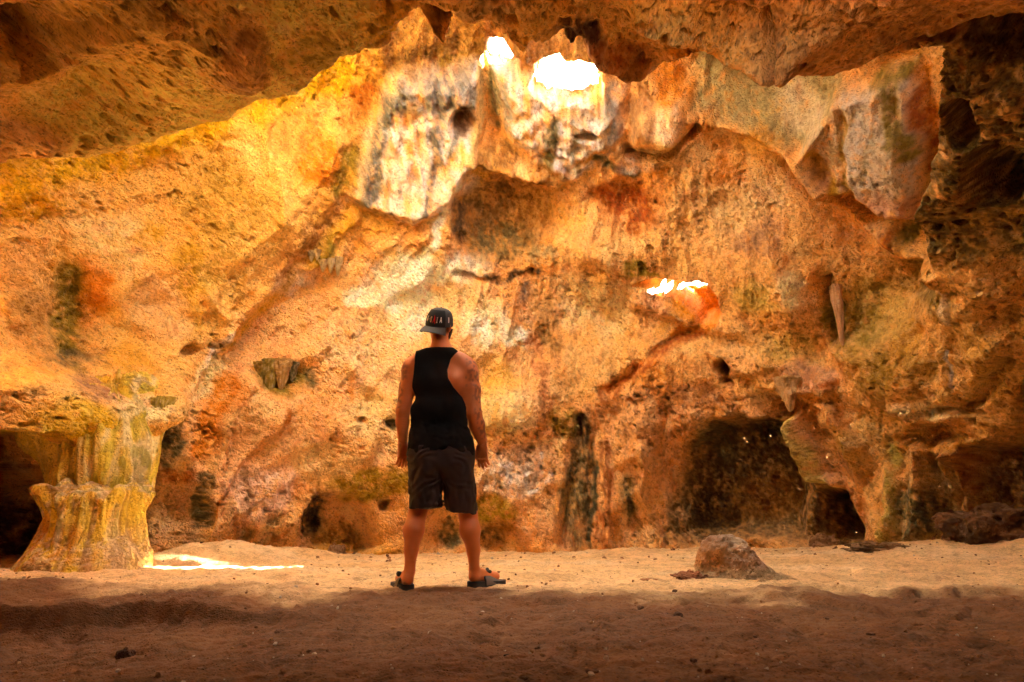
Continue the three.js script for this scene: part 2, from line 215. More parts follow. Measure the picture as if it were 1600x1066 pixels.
// left
stainOrLight(60, 225, 60, 30, PINK, .6); stainOrLight(350, 50, 55, 55, [.5, .24, .1], .6); stainOrLight(470, 110, 120, 50, OCHRE, .6); stainOrLight(480, 60, 60, 40, MOSS, .4); stainOrLight(330, 100, 40, 30, MAUVE, .4); vein([0, 275, 150, 250, 300, 215, 440, 160, 530, 110], .16, YELLOW, .6);
stainOrLight(120, 435, 28, 70, ORANGE, .7); stainOrLight(88, 480, 36, 85, MOSS, .8); stainOrLight(20, 480, 50, 70, [.5, .3, .1], .6); stainOrLight(90, 545, 50, 14, GREEN, .6); stainOrLight(230, 470, 60, 60, [.75, .5, .26], .6); stainOrLight(300, 400, 50, 50, [.6, .4, .1], .5); stainOrLight(160, 370, 60, 60, PALE, .6); stainOrLight(40, 310, 60, 26, OCHRE, .8); stainOrLight(215, 355, 40, 20, OCHRE, .5); stainOrLight(340, 310, 80, 70, [.45, .28, .06], .6); stainOrLight(490, 250, 45, 45, ORANGE, .85, -.3); stainOrLight(460, 200, 50, 50, [.6, .34, .12], .5); stainOrLight(390, 220, 30, 40, PALE, .3); stainOrLight(90, 590, 40, 24, MAUVE, .7); stainOrLight(170, 560, 40, 40, OCHRE, .4); stainOrLight(30, 400, 40, 60, [.75, .46, .2], .5); stainOrLight(280, 440, 20, 90, OCHRE, .4);
vein([345, 520, 330, 545, 290, 590], .07, WHITE, .8); stainOrLight(300, 590, 60, 30, PALE, .8, -.6); stainOrLight(60, 650, 80, 40, YELLOW, .85); stainOrLight(30, 640, 60, 40, [.75, .55, .12], .7); stainOrLight(150, 620, 60, 26, PALE, .7); vein([250, 640, 210, 690], .07, [.5, .42, .04], .8); stainOrLight(260, 640, 24, 24, MOSS, .5);
stainOrLight(450, 440, 40, 30, WHITE, .6); stainOrLight(600, 420, 40, 30, WHITE, .5); vein([540, 350, 470, 420, 410, 480, 340, 540], .09, OCHRE, .5); stainOrLight(500, 390, 18, 36, MOSS, .6, .5); stainOrLight(470, 360, 20, 20, GREY, .4); vein([350, 600, 330, 650, 310, 700], .12, ORANGE, .85); stainOrLight(430, 590, 40, 30, MOSS, .75); stainOrLight(470, 590, 14, 20, GREEN, .7); vein([430, 645, 370, 720, 320, 800], .06, [.55, .2, .04], .8); vein([318, 740, 300, 820], .05, GREEN, .8); stainOrLight(265, 700, 16, 40, GREEN, .7); stainOrLight(285, 740, 30, 14, RUST, .6); stainOrLight(400, 760, 70, 50, [.72, .5, .38], .7); stainOrLight(400, 700, 90, 40, PINK, .5); vein([380, 730, 375, 850], .05, MAUVE, .6); stainOrLight(385, 830, 14, 14, GREEN, .5);
stainOrLight(580, 750, 80, 30, [.42, .28, .03], .9); stainOrLight(500, 720, 50, 30, PALE, .4); stainOrLight(500, 800, 26, 34, DARK, .8); stainOrLight(545, 830, 36, 24, [.4, .2, .05], .6); stainOrLight(580, 650, 60, 60, PALE, .5); stainOrLight(605, 665, 12, 8, GREEN, .8); stainOrLight(545, 580, 10, 40, ORANGE, .6, .2); stainOrLight(470, 770, 26, 20, ORANGE, .4);
// curtain
patch([400, 460, 440, 370, 510, 270, 560, 120, 600, 60, 690, 60, 690, 112, 612, 108, 560, 220, 540, 320, 450, 440], .1, [.46, .22, .06], .7);
patch([612, 108, 690, 112, 738, 115, 742, 230, 700, 322, 640, 330, 545, 318, 560, 225], .1, WHITE, .85, .7);
patch([612, 108, 740, 110, 735, 165, 600, 165], .1, GREY, .7, .6); vein([605, 140, 580, 220, 560, 310], .07, GREY, .8); vein([700, 130, 680, 220, 655, 320], .05, GREY, .7); vein([735, 150, 700, 230], .05, [.3, .32, .28], .6); vein([650, 150, 640, 180], .06, [.5, .3, .13], .5); stainOrLight(722, 182, 16, 26, [.2, .09, .035], .85); vein([745, 120, 750, 190, 730, 230], .06, [.6, .42, .18], .8); vein([772, 110, 780, 200], .07, [.26, .24, .12], .85); stainOrLight(700, 90, 60, 14, GREEN, .6); vein([690, 110, 750, 98], .03, MOSS, .7); stainOrLight(735, 75, 18, 12, MOSS, .8); stainOrLight(760, 125, 18, 26, GREEN, .5);
vein([700, 320, 665, 370, 610, 440], .05, CREAM, .95); stainOrLight(710, 290, 40, 22, CREAM, .6); stainOrLight(620, 430, 46, 50, CREAM, .85, .4); stainOrLight(560, 455, 26, 22, CREAM, .75); stainOrLight(700, 410, 70, 30, CREAM, .6); stainOrLight(640, 480, 50, 44, CREAM, .7); stainOrLight(880, 470, 70, 50, [.88, .66, .44], .5); stainOrLight(560, 540, 90, 60, [.88, .62, .40], .5); stainOrLight(1150, 300, 90, 50, [.88, .64, .40], .5); stainOrLight(760, 500, 44, 34, CREAM, .7); stainOrLight(810, 520, 40, 14, CREAM, .6, .4); stainOrLight(720, 470, 60, 30, PALE, .5); stainOrLight(530, 270, 22, 60, MOSS, .6, .5); stainOrLight(600, 320, 50, 10, [.4, .22, .05], .5);
// under the holes
patch([775, 110, 830, 112, 930, 150, 970, 150, 965, 225, 890, 262, 810, 225], .09, WHITE, .8, .8);
vein([790, 120, 800, 200], .05, [.30, .30, .26], .6); vein([870, 175, 860, 240], .06, GREEN, .8); vein([905, 180, 900, 240], .05, GREEN, .5); vein([955, 140, 965, 210], .08, [.3, .28, .24], .75); vein([830, 130, 825, 165], .05, [.6, .36, .15], .6); stainOrLight(880, 165, 40, 12, [.7, .45, .2], .6); vein([935, 225, 1000, 270], .04, GREEN, .75); stainOrLight(780, 245, 44, 20, [.36, .17, .05], .85); stainOrLight(860, 255, 30, 12, [.4, .2, .06], .7); stainOrLight(845, 272, 26, 10, [.2, .1, .035], .6); stainOrLight(780, 330, 80, 60, [.36, .22, .09], .7); stainOrLight(780, 380, 60, 40, GREEN, .55); stainOrLight(720, 340, 16, 30, DARK, .55); stainOrLight(830, 320, 40, 40, [.6, .34, .12], .5); stainOrLight(985, 318, 66, 36, RUST, .75, .25); stainOrLight(945, 300, 30, 20, RUST, .5); stainOrLight(850, 400, 40, 20, [.32, .3, .16], .5); vein([720, 425, 780, 432, 840, 425], .04, DARK, .6); stainOrLight(820, 460, 18, 14, GREY, .6);  // underside of the overhang line darkened in colour for its shading
stainOrLight(1040, 180, 34, 26, [.74, .55, .36], .7); stainOrLight(1000, 165, 30, 40, [.42, .22, .09], .75); stainOrLight(1025, 225, 50, 12, [.2, .09, .035], .8); stainOrLight(1000, 250, 30, 20, [.6, .5, .45], .5); stainOrLight(1070, 245, 70, 34, [.76, .52, .26], .7, .3);
stainOrLight(850, 470, 30, 30, [.7, .4, .15], .5); stainOrLight(860, 520, 24, 45, [.3, .16, .05], .7); vein([838, 530, 845, 600, 850, 680], .07, [.55, .24, .1], .65); stainOrLight(780, 600, 30, 60, YELLOW, .35); stainOrLight(780, 640, 70, 40, PALE, .6); stainOrLight(800, 740, 70, 50, [.66, .56, .46], .6); stainOrLight(860, 730, 24, 30, PINK, .6); stainOrLight(880, 660, 26, 30, MOSS, .6); stainOrLight(770, 800, 40, 24, [.5, .4, .06], .7); stainOrLight(690, 790, 30, 30, [.6, .34, .12], .5); stainOrLight(900, 600, 40, 26, [.72, .48, .2], .5); stainOrLight(930, 560, 50, 30, [.75, .5, .24], .5); stainOrLight(780, 825, 26, 14, [.42, .2, .05], .7); stainOrLight(705, 835, 20, 24, GREEN, .7); stainOrLight(765, 845, 26, 16, [.2, .12, .04], .8); stainOrLight(850, 800, 20, 50, [.7, .42, .22], .5);
for (const [x, y, w, h] of [[772, 735, 8, 26], [790, 718, 16, 5], [800, 738, 6, 24], [822, 745, 6, 30], [845, 730, 6, 30], [858, 752, 5, 18], [835, 772, 20, 5]]) stainOrLight(x, y, w * .8, h * .8, [.74, .7, .68], .55);
// centre right
stainOrLight(990, 410, 22, 22, MOSS, .7); stainOrLight(1010, 425, 20, 6, [.4, .33, .05], .6); stainOrLight(1060, 470, 70, 40, [.62, .36, .2], .6); vein([1095, 500, 1030, 560, 950, 615], .07, RUST, .7); vein([1120, 490, 1050, 520], .05, ORANGE, .7); stainOrLight(950, 480, 40, 60, PALE, .45); stainOrLight(1120, 330, 90, 60, [.78, .5, .24], .5); stainOrLight(1200, 360, 40, 30, MAUVE, .6); vein([1240, 390, 1235, 460], .04, RUST, .6); stainOrLight(1130, 260, 40, 24, ORANGE, .5); stainOrLight(1190, 460, 40, 30, [.62, .48, .14], .6); stainOrLight(1250, 440, 26, 40, PALE, .6); stainOrLight(1305, 500, 14, 40, MOSS, .75); stainOrLight(1370, 480, 60, 70, [.6, .42, .14], .65); stainOrLight(1340, 520, 30, 50, MOSS, .4); stainOrLight(1230, 540, 50, 26, [.6, .46, .14], .5); stainOrLight(1160, 540, 50, 40, [.72, .46, .22], .5); vein([1130, 560, 1140, 590], .05, [.3, .1, .03], .8); stainOrLight(1270, 590, 60, 26, [.74, .42, .24], .6); stainOrLight(1300, 595, 14, 8, RUST, .6); stainOrLight(1255, 580, 30, 12, MAUVE, .5); stainOrLight(1455, 450, 20, 50, [.3, .2, .05], .8, -.4); vein([1460, 395, 1485, 450, 1500, 490], .04, [.74, .55, .32], .8); vein([1480, 540, 1488, 600], .03, [.5, .46, .42], .6); stainOrLight(1440, 640, 50, 20, PALE, .6); stainOrLight(1390, 580, 60, 30, [.38, .23, .04], .6); stainOrLight(1350, 690, 30, 60, [.66, .44, .18], .6); stainOrLight(1440, 720, 60, 26, [.6, .34, .13], .6); stainOrLight(1240, 690, 16, 40, GREEN, .8); stainOrLight(1100, 690, 30, 40, GREEN, .7); stainOrLight(1180, 680, 44, 20, GREEN, .75); vein([1243, 655, 1256, 708, 1282, 748, 1302, 770], .06, [.72, .58, .2], .95); stainOrLight(1290, 775, 30, 14, DARK, .8); stainOrLight(1180, 780, 50, 40, [.4, .17, .05], .5); stainOrLight(1100, 790, 30, 30, DARK, .5); stainOrLight(1430, 800, 40, 50, GREEN, .8); vein([1385, 700, 1395, 850], .05, [.5, .42, .12], .6); stainOrLight(1455, 750, 40, 20, [.62, .4, .18], .6); stainOrLight(1560, 760, 50, 70, [.22, .1, .03], .85); vein([1505, 715, 1505, 840], .06, [.42, .17, .05], .8); stainOrLight(1620, 760, 40, 170, DARK, .8); patch([-90, 690, 40, 690, 66, 760, 110, 790, 225, 800, 220, 930, -90, 930], .08, [.16, .05, .015], .95);  stainOrLight(1060, 620, 70, 30, [.62, .36, .2], .5); stainOrLight(1000, 640, 80, 40, [.62, .36, .18], .4);  // patch over the left recess: its shade painted into the rock colour
stainOrLight(905, 760, 26, 110, GREEN, .6); stainOrLight(912, 670, 14, 26, DARK, .7); vein([945, 690, 950, 850], .06, [.52, .22, .09], .8); vein([930, 720, 925, 850], .03, [.1, .11, .05], .8); stainOrLight(985, 780, 18, 40, GREEN, .6); stainOrLight(1000, 700, 40, 60, [.62, .34, .16], .5);
stainOrLight(1085, 474, 46, 24, [.74, .30, .05], .8); stainOrLight(1030, 443, 40, 8, [.85, .6, .25], .6);  // glow inside the slot painted on as orange and pale colour
// roof
vein([740, 60, 800, 92, 830, 85], .1, RUST, .8); vein([940, 110, 1004, 130, 1085, 75, 1160, 62], .1, RUST, .75); stainOrLight(1080, 70, 50, 16, ORANGE, .8); stainOrLight(900, 65, 40, 20, [.13, .07, .06], .75); stainOrLight(930, 75, 20, 14, [.15, .06, .05], .7); stainOrLight(700, 55, 30, 14, [.2, .09, .04], .7); stainOrLight(560, 140, 30, 30, RUST, .5); stainOrLight(620, 30, 60, 30, OCHRE, .5); stainOrLight(760, 30, 60, 20, [.62, .42, .2], .6); stainOrLight(1000, 40, 60, 20, [.62, .4, .16], .5); stainOrLight(1240, 90, 60, 14, [.4, .14, .04], .7); stainOrLight(960, 90, 60, 20, [.5, .14, .035], .7);
patch([600, 50, 760, 55, 1000, 80, 1010, 130, 960, 130, 930, 108, 840, 100, 740, 112, 600, 112], .08, [.36, .19, .06], .8); patch([1005, 130, 1085, 76, 1170, 62, 1240, 90, 1325, 125, 1262, 210, 1180, 190, 1090, 165], .08, [.46, .40, .20], .95); stainOrLight(1250, 165, 50, 30, [.7, .6, .42], .6); stainOrLight(1050, 140, 26, 20, ORANGE, .6);
patch([1262, 205, 1330, 128, 1400, 96, 1440, 92, 1450, 200, 1440, 290, 1380, 310, 1330, 290, 1300, 240], .08, [.60, .53, .42], .9); patch([1335, 130, 1385, 110, 1400, 200, 1395, 290, 1345, 290], .05, [.54, .5, .45], .8); vein([1330, 150, 1338, 290], .04, [.42, .26, .06], .8); vein([1410, 105, 1425, 180, 1432, 230], .06, [.34, .26, .06], .85); vein([1450, 130, 1455, 200, 1456, 260], .06, RUST, .7); stainOrLight(1400, 310, 60, 26, [.55, .3, .2], .75); vein([1275, 210, 1300, 250, 1320, 290], .05, OCHRE, .7); stainOrLight(1290, 250, 20, 30, MAUVE, .6); vein([1385, 95, 1400, 100, 1440, 90], .05, MOSS, .7); stainOrLight(1450, 105, 14, 20, ORANGE, .6);
stainOrLight(1400, 360, 30, 20, RUST, .6); stainOrLight(1420, 350, 20, 26, [.2, .17, .03], .7); stainOrLight(1350, 360, 30, 20, [.75, .5, .28], .6);

// ---- openings: two holes in the roof that show, one in the slot, and a long one hidden above the roof's lip
const holes = [
  [756, 98, 764, 74, 784, 74, 816, 98, 808, 112, 780, 114, 750, 112], [828, 124, 844, 98, 872, 92, 884, 101, 908, 100, 934, 110, 944, 128, 932, 140, 904, 149, 880, 147, 858, 140, 836, 134],
].map((a) => pairs(a).map(([x, y]) => anchor(x, y)));
const above = (x, y, z) => toChart(x - C.x, y - C.y, z - C.z);
const opening = (pts, y = 5.8) => holes.push(pairs(pts).map(([x, z]) => above(x, y, z)));
opening([-2.7, -5.25, -2.0, -5.0, -1.2, -4.92, -.4, -4.88, .4, -4.93, 1.2, -4.86, 1.3, -5.34, .9, -5.5, -.5, -5.46, -1.6, -5.44, -2.7, -5.44]);
function sunHole(pts) { // the roof gap whose sunlight falls on this stretch of floor
  holes.push(pairs(pts).map(([x, z]) => { const p = new THREE.Vector3(x, .02, z), q = new THREE.Vector3(); for (let t = 2; t < 16; t += .02) { q.copy(p).addScaledVector(SUN_DIR, t).sub(C); const l = q.length(); if (q.y > 2.6 && l > baseR(q.clone().divideScalar(l))) break; } return toChart(q.x, q.y, q.z); }));
}
sunHole([-3.4, -5.38, -2.4, -5.26, -1.45, -5.1, -1.45, -5.22, -2.2, -5.36, -3.4, -5.48]);
sunHole([-4.15, -2.05, -3.6, -2.0, -3.3, -2.1, -3.25, -2.45, -3.7, -2.55, -4.15, -2.5]); // added unseen roof gap; its sun patch brightens the left ceiling
sunHole([-2.75, -4.86, -2.2, -4.82, -1.15, -4.78, -1.15, -5.04, -2.0, -5.1, -2.7, -5.06]);  // added gap; its sun patch behind the floor hump lights the left wall
holes.push(pairs([998, 450, 1030, 446, 1060, 452, 1085, 447, 1110, 452, 1116, 461, 1098, 462, 1084, 469, 1068, 466, 1052, 470, 1040, 464, 1024, 468, 1008, 462]).map(([x, y]) => anchor(x, y)));
const holeB = holes.map((h) => bound(h, .3));

// ---- the shell's surface at a chart position
const D3 = new THREE.Vector3();
const regionDefs = [
  ['flowstone_curtain', 'pale grey and white flowstone curtain below the ceiling lip', [605, 106, 690, 112, 738, 112, 744, 235, 700, 325, 640, 335, 545, 322, 536, 300, 560, 222]],
  ['flowstone_apron', 'white streaked rock apron hanging under the roof hole', [760, 104, 830, 118, 860, 150, 930, 150, 945, 118, 978, 145, 972, 230, 885, 266, 800, 226]],
  ['rock_lobe', 'rounded rock lobe jutting out beside the roof hole', [982, 170, 1000, 145, 1060, 155, 1094, 180, 1080, 215, 1040, 232, 990, 232]],
  ['flowstone_block', 'white rock block with yellow edges in the roof pocket', [1258, 205, 1330, 126, 1395, 95, 1445, 92, 1458, 200, 1450, 320, 1395, 335, 1330, 300, 1275, 270]],
  ['roof_pocket', 'pale olive roof pocket behind the ceiling lip', [1005, 132, 1085, 74, 1170, 58, 1245, 90, 1330, 124, 1262, 206, 1180, 192, 1090, 168]],
  ['wall_slot', 'sunlit slot pierced through the rock', [988, 446, 1008, 431, 1060, 430, 1112, 437, 1133, 462, 1130, 496, 1092, 500, 1066, 472, 1018, 455]],
  ['rock_niche', 'dark green stained niche at the foot of the wall', [1060, 860, 1062, 740, 1078, 690, 1110, 660, 1150, 652, 1200, 662, 1242, 690, 1258, 760, 1252, 860]],
  ['rock_niche', 'small black hollow at the foot of the wall', [1252, 870, 1256, 768, 1285, 748, 1315, 765, 1342, 830, 1348, 870]],
  ['rock_niche', 'low mossy hollow behind the person', [466, 866, 474, 800, 500, 774, 545, 769, 582, 800, 592, 850, 560, 870]],
  ['rock_recess', 'black recess behind the yellow rock column', [-90, 655, 20, 665, 60, 700, 64, 735, 110, 760, 225, 700, 252, 760, 228, 870, 120, 970, -90, 970]],
].map(([n, l, a]) => ({ n, l, p: pairs(a).map(([x, y]) => anchor(x, y)) }));
for (const r of regionDefs) r.B = bound(r.p, .05);
const inB = (B, u, v) => u > B[0] && v > B[1] && u < B[2] && v < B[3];
function surface(u, v, fine, o) {
  fromChart(u, v, D3); const d = D3; let nr = nearR(d);
  // wobble the chart so that no outline is smooth
  const bx = d.x * nr, by = d.y * nr, bz = d.z * nr;
  const wu = u + noise(bx * 1.3, by * 1.3, bz * 1.3) * .07 + noise(bx * 4.1 + 5, by * 4.1, bz * 4.1) * .035 + noise(bx * 12, by * 12, bz * 12 + 9) * .012;
  const wv = v + noise(bx * 1.3 + 31, by * 1.3, bz * 1.3) * .07 + noise(bx * 4.1, by * 4.1 + 17, bz * 4.1) * .035 + noise(bx * 12, by * 12 + 3, bz * 12) * .012;
  const hu = (u + wu) / 2, hv = (v + wv) / 2;
  const k = pocket(hu, hv, d); let R = k > 0 ? lerp(nr, Math.max(nr, farR(d)), k) : nr;
  for (const f of relief) if (inB(f.B, hu, hv)) R += f.f(hu, hv);
  let x = C.x + d.x * R, y = C.y + d.y * R, z = C.z + d.z * R;
  let flute = 0; for (const f of fl) if (inB(f.B, hu, hv)) { const w = f.f(hu, hv); flute += w; R -= w * f.amp * (noise((x + y * .12) / f.per, y * .25, z / f.per) + .5 * noise((x + y * .1) / f.per * 2.4, y * .5, 7)); }
  // rock relief from metres down to centimetres
  const s = clamp(flute, 0, 1), broad = fbm(x * .55, y * .5, z * .55, 2) * .24, rgh = .35 + .65 * sstep(-.3, .6, noise(x * .5 + 3, y * .5, z * .5)) - .45 * sstep(-3.2, -2.4, x) * sstep(1.2, .2, x) * sstep(2.6, 1.8, y) * sstep(.4, .7, k) + (k < .5 ? .15 : 0), mid = ridged(x * 1.15, y * .9, z * 1.15, 3) * .085 * rgh, small = fbm(x * 4.2, y * 3.6, z * 4.2, 3) * .036 * rgh;
  const an = lerp(.75, 1.75, clamp((x + 2.6) / 5, 0, 1)), ac = x * Math.sin(an) - y * Math.cos(an), al = x * Math.cos(an) + y * Math.sin(an); const flow = k > .4 ? ridged(ac * 1.9, al * .4, z * .6, 3) * .05 : ridged((x * .5 - y) * 1.2, (x + y * .5) * .35, z * .5, 2) * .05;
  R -= flow * (1 - .7 * s);
  R += broad * (1 - .5 * s) - mid * (1 - .6 * s) + small * (1 - .4 * s);
  let pit = 0, pock = 0;
  if (fine) {
    pock = clamp(.55 + .9 * noise(x * .7 + 40, y * .7, z * .7) + (k < .5 ? .35 : -.15) - .5 * sstep(-3.2, -2.4, x) * sstep(1.2, .2, x) * sstep(2.6, 1.8, y) - s * .5, 0, 1); // how pitted this stretch is
    const qx = x + noise(x * 9, y * 9, z * 9) * .03, qy = y + noise(x * 9 + 7, y * 9, z * 9) * .03;
    const a = worley(qx * 8.5, qy * 9.5, z * 8.5), b = worley(qx * 21, qy * 24, z * 21), gate = sstep(.05, .35, noise(x * 2.7 + 9, y * 2.7, z * 2.7) + .25 + (k < .4 ? .2 : 0)), gate2 = sstep(-.2, .3, noise(x * 6 + 2, y * 6, z * 6));
    pit = (1 - sstep(.1, .36, a)) * gate * .075 + (1 - sstep(.1, .45, b)) * gate2 * .036;
    R += pit * (.15 + pock) * (k < .4 ? 1.45 : 1) + noise(x * 22, y * 22, z * 22) * .007 + noise(x * 47, y * 47, z * 47) * .004;
  }
  let open = -1; for (let i = 0; i < holes.length; i++) if (inB(holeB[i], hu, hv)) { const q = (i < 2 || i === holes.length - 1) ? polySd(holes[i], hu, hv) + noise(x * 7, y * 7, z * 7) * .02 : polySd(holes[i], u, v); open = Math.max(open, q); if (i < 2 && q > -.05) R += .28 * sstep(-.03, .03, q); }
  if (o) { o.x = C.x + d.x * R; o.y = C.y + d.y * R; o.z = C.z + d.z * R; o.u = hu; o.v = hv; o.k = k; o.wu = wu; o.wv = wv; o.open = open; o.flute = s; o.pock = pock; }
  return R;
}
const col = [0, 0, 0];
const mixc = (c, a) => { col[0] += (c[0] - col[0]) * a; col[1] += (c[1] - col[1]) * a; col[2] += (c[2] - col[2]) * a; };
function colour(o) {
  const { x, y, z } = o; col[0] = TAN[0]; col[1] = TAN[1]; col[2] = TAN[2];
  const a = noise(x * .9, y * .7, z * .9), b = noise(x * 2.1 + 9, y * 1.5, z * 2.1), c = noise(x * 5.2, y * 3.4 + 4, z * 5.2), st = noise(x * 6.5, y * .8, z * 6.5), g = noise(x * 14, y * 12, z * 14), g2 = noise(x * 33, y * 33, z * 33 + 5);
  mixc(ORANGE, .6 * sstep(.1, .8, a + .4 * c)); mixc(PALE, .5 * sstep(.1, .8, b - .3 * a + .2 * g)); mixc(OCHRE, .5 * sstep(.2, .8, -a + .4 * b)); mixc(MAUVE, .35 * sstep(.35, .9, -b + .3 * c));
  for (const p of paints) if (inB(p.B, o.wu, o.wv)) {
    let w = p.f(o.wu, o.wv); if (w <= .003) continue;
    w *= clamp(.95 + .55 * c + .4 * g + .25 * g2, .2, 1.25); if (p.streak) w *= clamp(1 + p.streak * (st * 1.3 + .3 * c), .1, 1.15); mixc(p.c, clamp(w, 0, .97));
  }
  mixc(UMBER, (x < -2 ? .2 : .32) * sstep(.2, .75, g + .5 * c)); mixc(PALE, .22 * sstep(.2, .8, g2 - .3 * g + .2 * st)); mixc(RUST, .28 * sstep(.5, .95, st * .6 + c * .6)); mixc(DARK, .45 * sstep(.5, .85, g2 * .6 + g * .35 + .3 * (o.pock - .4)));
  const m = (col[0] + col[1] + col[2]) / 3, e = clamp(Math.pow(m / .4, .4), .35, 1.25); for (let i = 0; i < 3; i++) { col[i] = m + (col[i] - m) * 1.2; col[i] = clamp(col[i] * e, .004, .88); }
}
const gridAt = (lo, hi, step, far) => { const a = []; for (let x = lo; x <= hi + 1e-6; x += step) a.push(x); let s = step, x = hi; while (x < far) { s *= 1.22; x += s; a.push(Math.min(x, far)); } s = step; x = lo; while (x > -far) { s *= 1.22; x -= s; a.unshift(Math.max(x, -far)); } return a; };
const STEP = globalThis.CAVE_STEP ?? .0148, FARU = Math.PI * UNIT;
const us = gridAt(-7.0, 7.2, STEP, FARU), vs = gridAt(-4.1, 6.7, STEP, FARU), NU = us.length, NV = vs.length;
const regionNames = ['rock_face', 'cave_ceiling', 'left_face', ...regionDefs.map((r) => r.n)];
{
  const pos = new Float32Array(NU * NV * 3), colr = new Float32Array(NU * NV * 3), reg = new Uint8Array(NU * NV), open = new Float32Array(NU * NV), o = {};
  for (let j = 0; j < NV; j++) for (let i = 0; i < NU; i++) {
    const k = j * NU + i, u = us[i], v = vs[j], fine = Math.abs(u) < 7.6 && v > -4.4 && v < 7;
    surface(u, v, fine, o); pos[k * 3] = o.x; pos[k * 3 + 1] = o.y; pos[k * 3 + 2] = o.z; open[k] = o.open;
    colour(o); colr[k * 3] = col[0]; colr[k * 3 + 1] = col[1]; colr[k * 3 + 2] = col[2];
    let r = o.k > .3 ? 0 : (o.y > 2.6 || o.z > -4) ? 1 : u < 0 ? 2 : 0;
    for (let q = 0; q < regionDefs.length; q++) if (inB(regionDefs[q].B, o.u, o.v) && polySd(regionDefs[q].p, o.u, o.v) > 0) r = 3 + q;
    reg[k] = r;
  }
  const idx = regionNames.map(() => []); const all = [];
  for (let j = 0; j + 1 < NV; j++) for (let i = 0; i + 1 < NU; i++) {
    const a = j * NU + i, b = a + 1, c = a + NU, d = c + 1; if (open[a] > .035 && open[b] > .035 && open[c] > .035 && open[d] > .035) continue;
    if (pos[a * 3 + 1] < -1 && pos[d * 3 + 1] < -1) continue;
    idx[reg[a]].push(a, c, b, b, c, d);
  }
  for (const l of idx) for (let i = 0; i < l.length; i++) all.push(l[i]);
  const whole = new THREE.BufferGeometry(); whole.setAttribute('position', new THREE.BufferAttribute(pos, 3)); whole.setIndex(new THREE.BufferAttribute(Uint32Array.from(all), 1)); whole.computeVertexNormals();
  const nor = whole.attributes.normal.array;
  { const q = (Math.floor(NV / 2) * NU + Math.floor(NU / 2)) * 3; const s = nor[q] * (C.x - pos[q]) + nor[q + 1] * (C.y - pos[q + 1]) + nor[q + 2] * (C.z - pos[q + 2]); if (s < 0) { for (let i = 0; i < nor.length; i++) nor[i] = -nor[i]; for (const l of idx) for (let i = 0; i < l.length; i += 3) { const t = l[i + 1]; l[i + 1] = l[i + 2]; l[i + 2] = t; } } }
  function take(list) { // the vertices of one stretch of rock, renumbered; the grain lies on each face by the way it looks
    const map = new Map(), I = new Uint32Array(list.length);
    for (let i = 0; i < list.length; i += 3) {
      let x = 0, y = 0, z = 0; for (let c = 0; c < 3; c++) { const q = list[i + c] * 3; x += nor[q]; y += nor[q + 1]; z += nor[q + 2]; } x = Math.abs(x); y = Math.abs(y); z = Math.abs(z); const ax = y > x * 1.1 && y > z * 1.1 ? 1 : x > z ? 0 : 2;
      for (let c = 0; c < 3; c++) { const key = list[i + c] * 3 + ax; let m = map.get(key); if (m === undefined) map.set(key, m = map.size); I[i + c] = m; }
    }
    const n = map.size, P = new Float32Array(n * 3), N = new Float32Array(n * 3), K = new Float32Array(n * 3), U = new Float32Array(n * 2);
    for (const [key, t] of map) { const s = Math.floor(key / 3), ax = key % 3; for (let c = 0; c < 3; c++) { P[t * 3 + c] = pos[s * 3 + c]; N[t * 3 + c] = nor[s * 3 + c]; K[t * 3 + c] = colr[s * 3 + c]; } U[t * 2] = (ax === 0 ? pos[s * 3 + 2] : pos[s * 3]) / 1.7; U[t * 2 + 1] = (ax === 1 ? pos[s * 3 + 2] : pos[s * 3 + 1]) / 1.7; }
    const g = new THREE.BufferGeometry(); g.setAttribute('position', new THREE.BufferAttribute(P, 3)); g.setAttribute('normal', new THREE.BufferAttribute(N, 3)); g.setAttribute('color', new THREE.BufferAttribute(K, 3)); g.setAttribute('uv', new THREE.BufferAttribute(U, 2)); g.setIndex(new THREE.BufferAttribute(I, 1)); return g;
  }
  const wall = new THREE.Group(); wall.name = 'cave_wall'; wall.userData.kind = 'structure'; scene.add(wall);
  regionNames.forEach((n, r) => {
    if (!idx[r].length) return; const g = take(idx[r]), m = /flowstone|lobe/.test(n) ? smoothRockMat : n === 'cave_ceiling' ? ceilingMat : rockMat;
    if (n === 'cave_ceiling') { const c = mesh('cave_ceiling', g, m); c.userData.kind = 'structure'; return; }
    const c = mesh(n === 'left_face' ? 'rock_face' : n, g, m, wall); if (r > 2) c.userData.label = regionDefs[r - 3].l;
  });
  console.log('cave', NU, NV, all.length / 3);
}

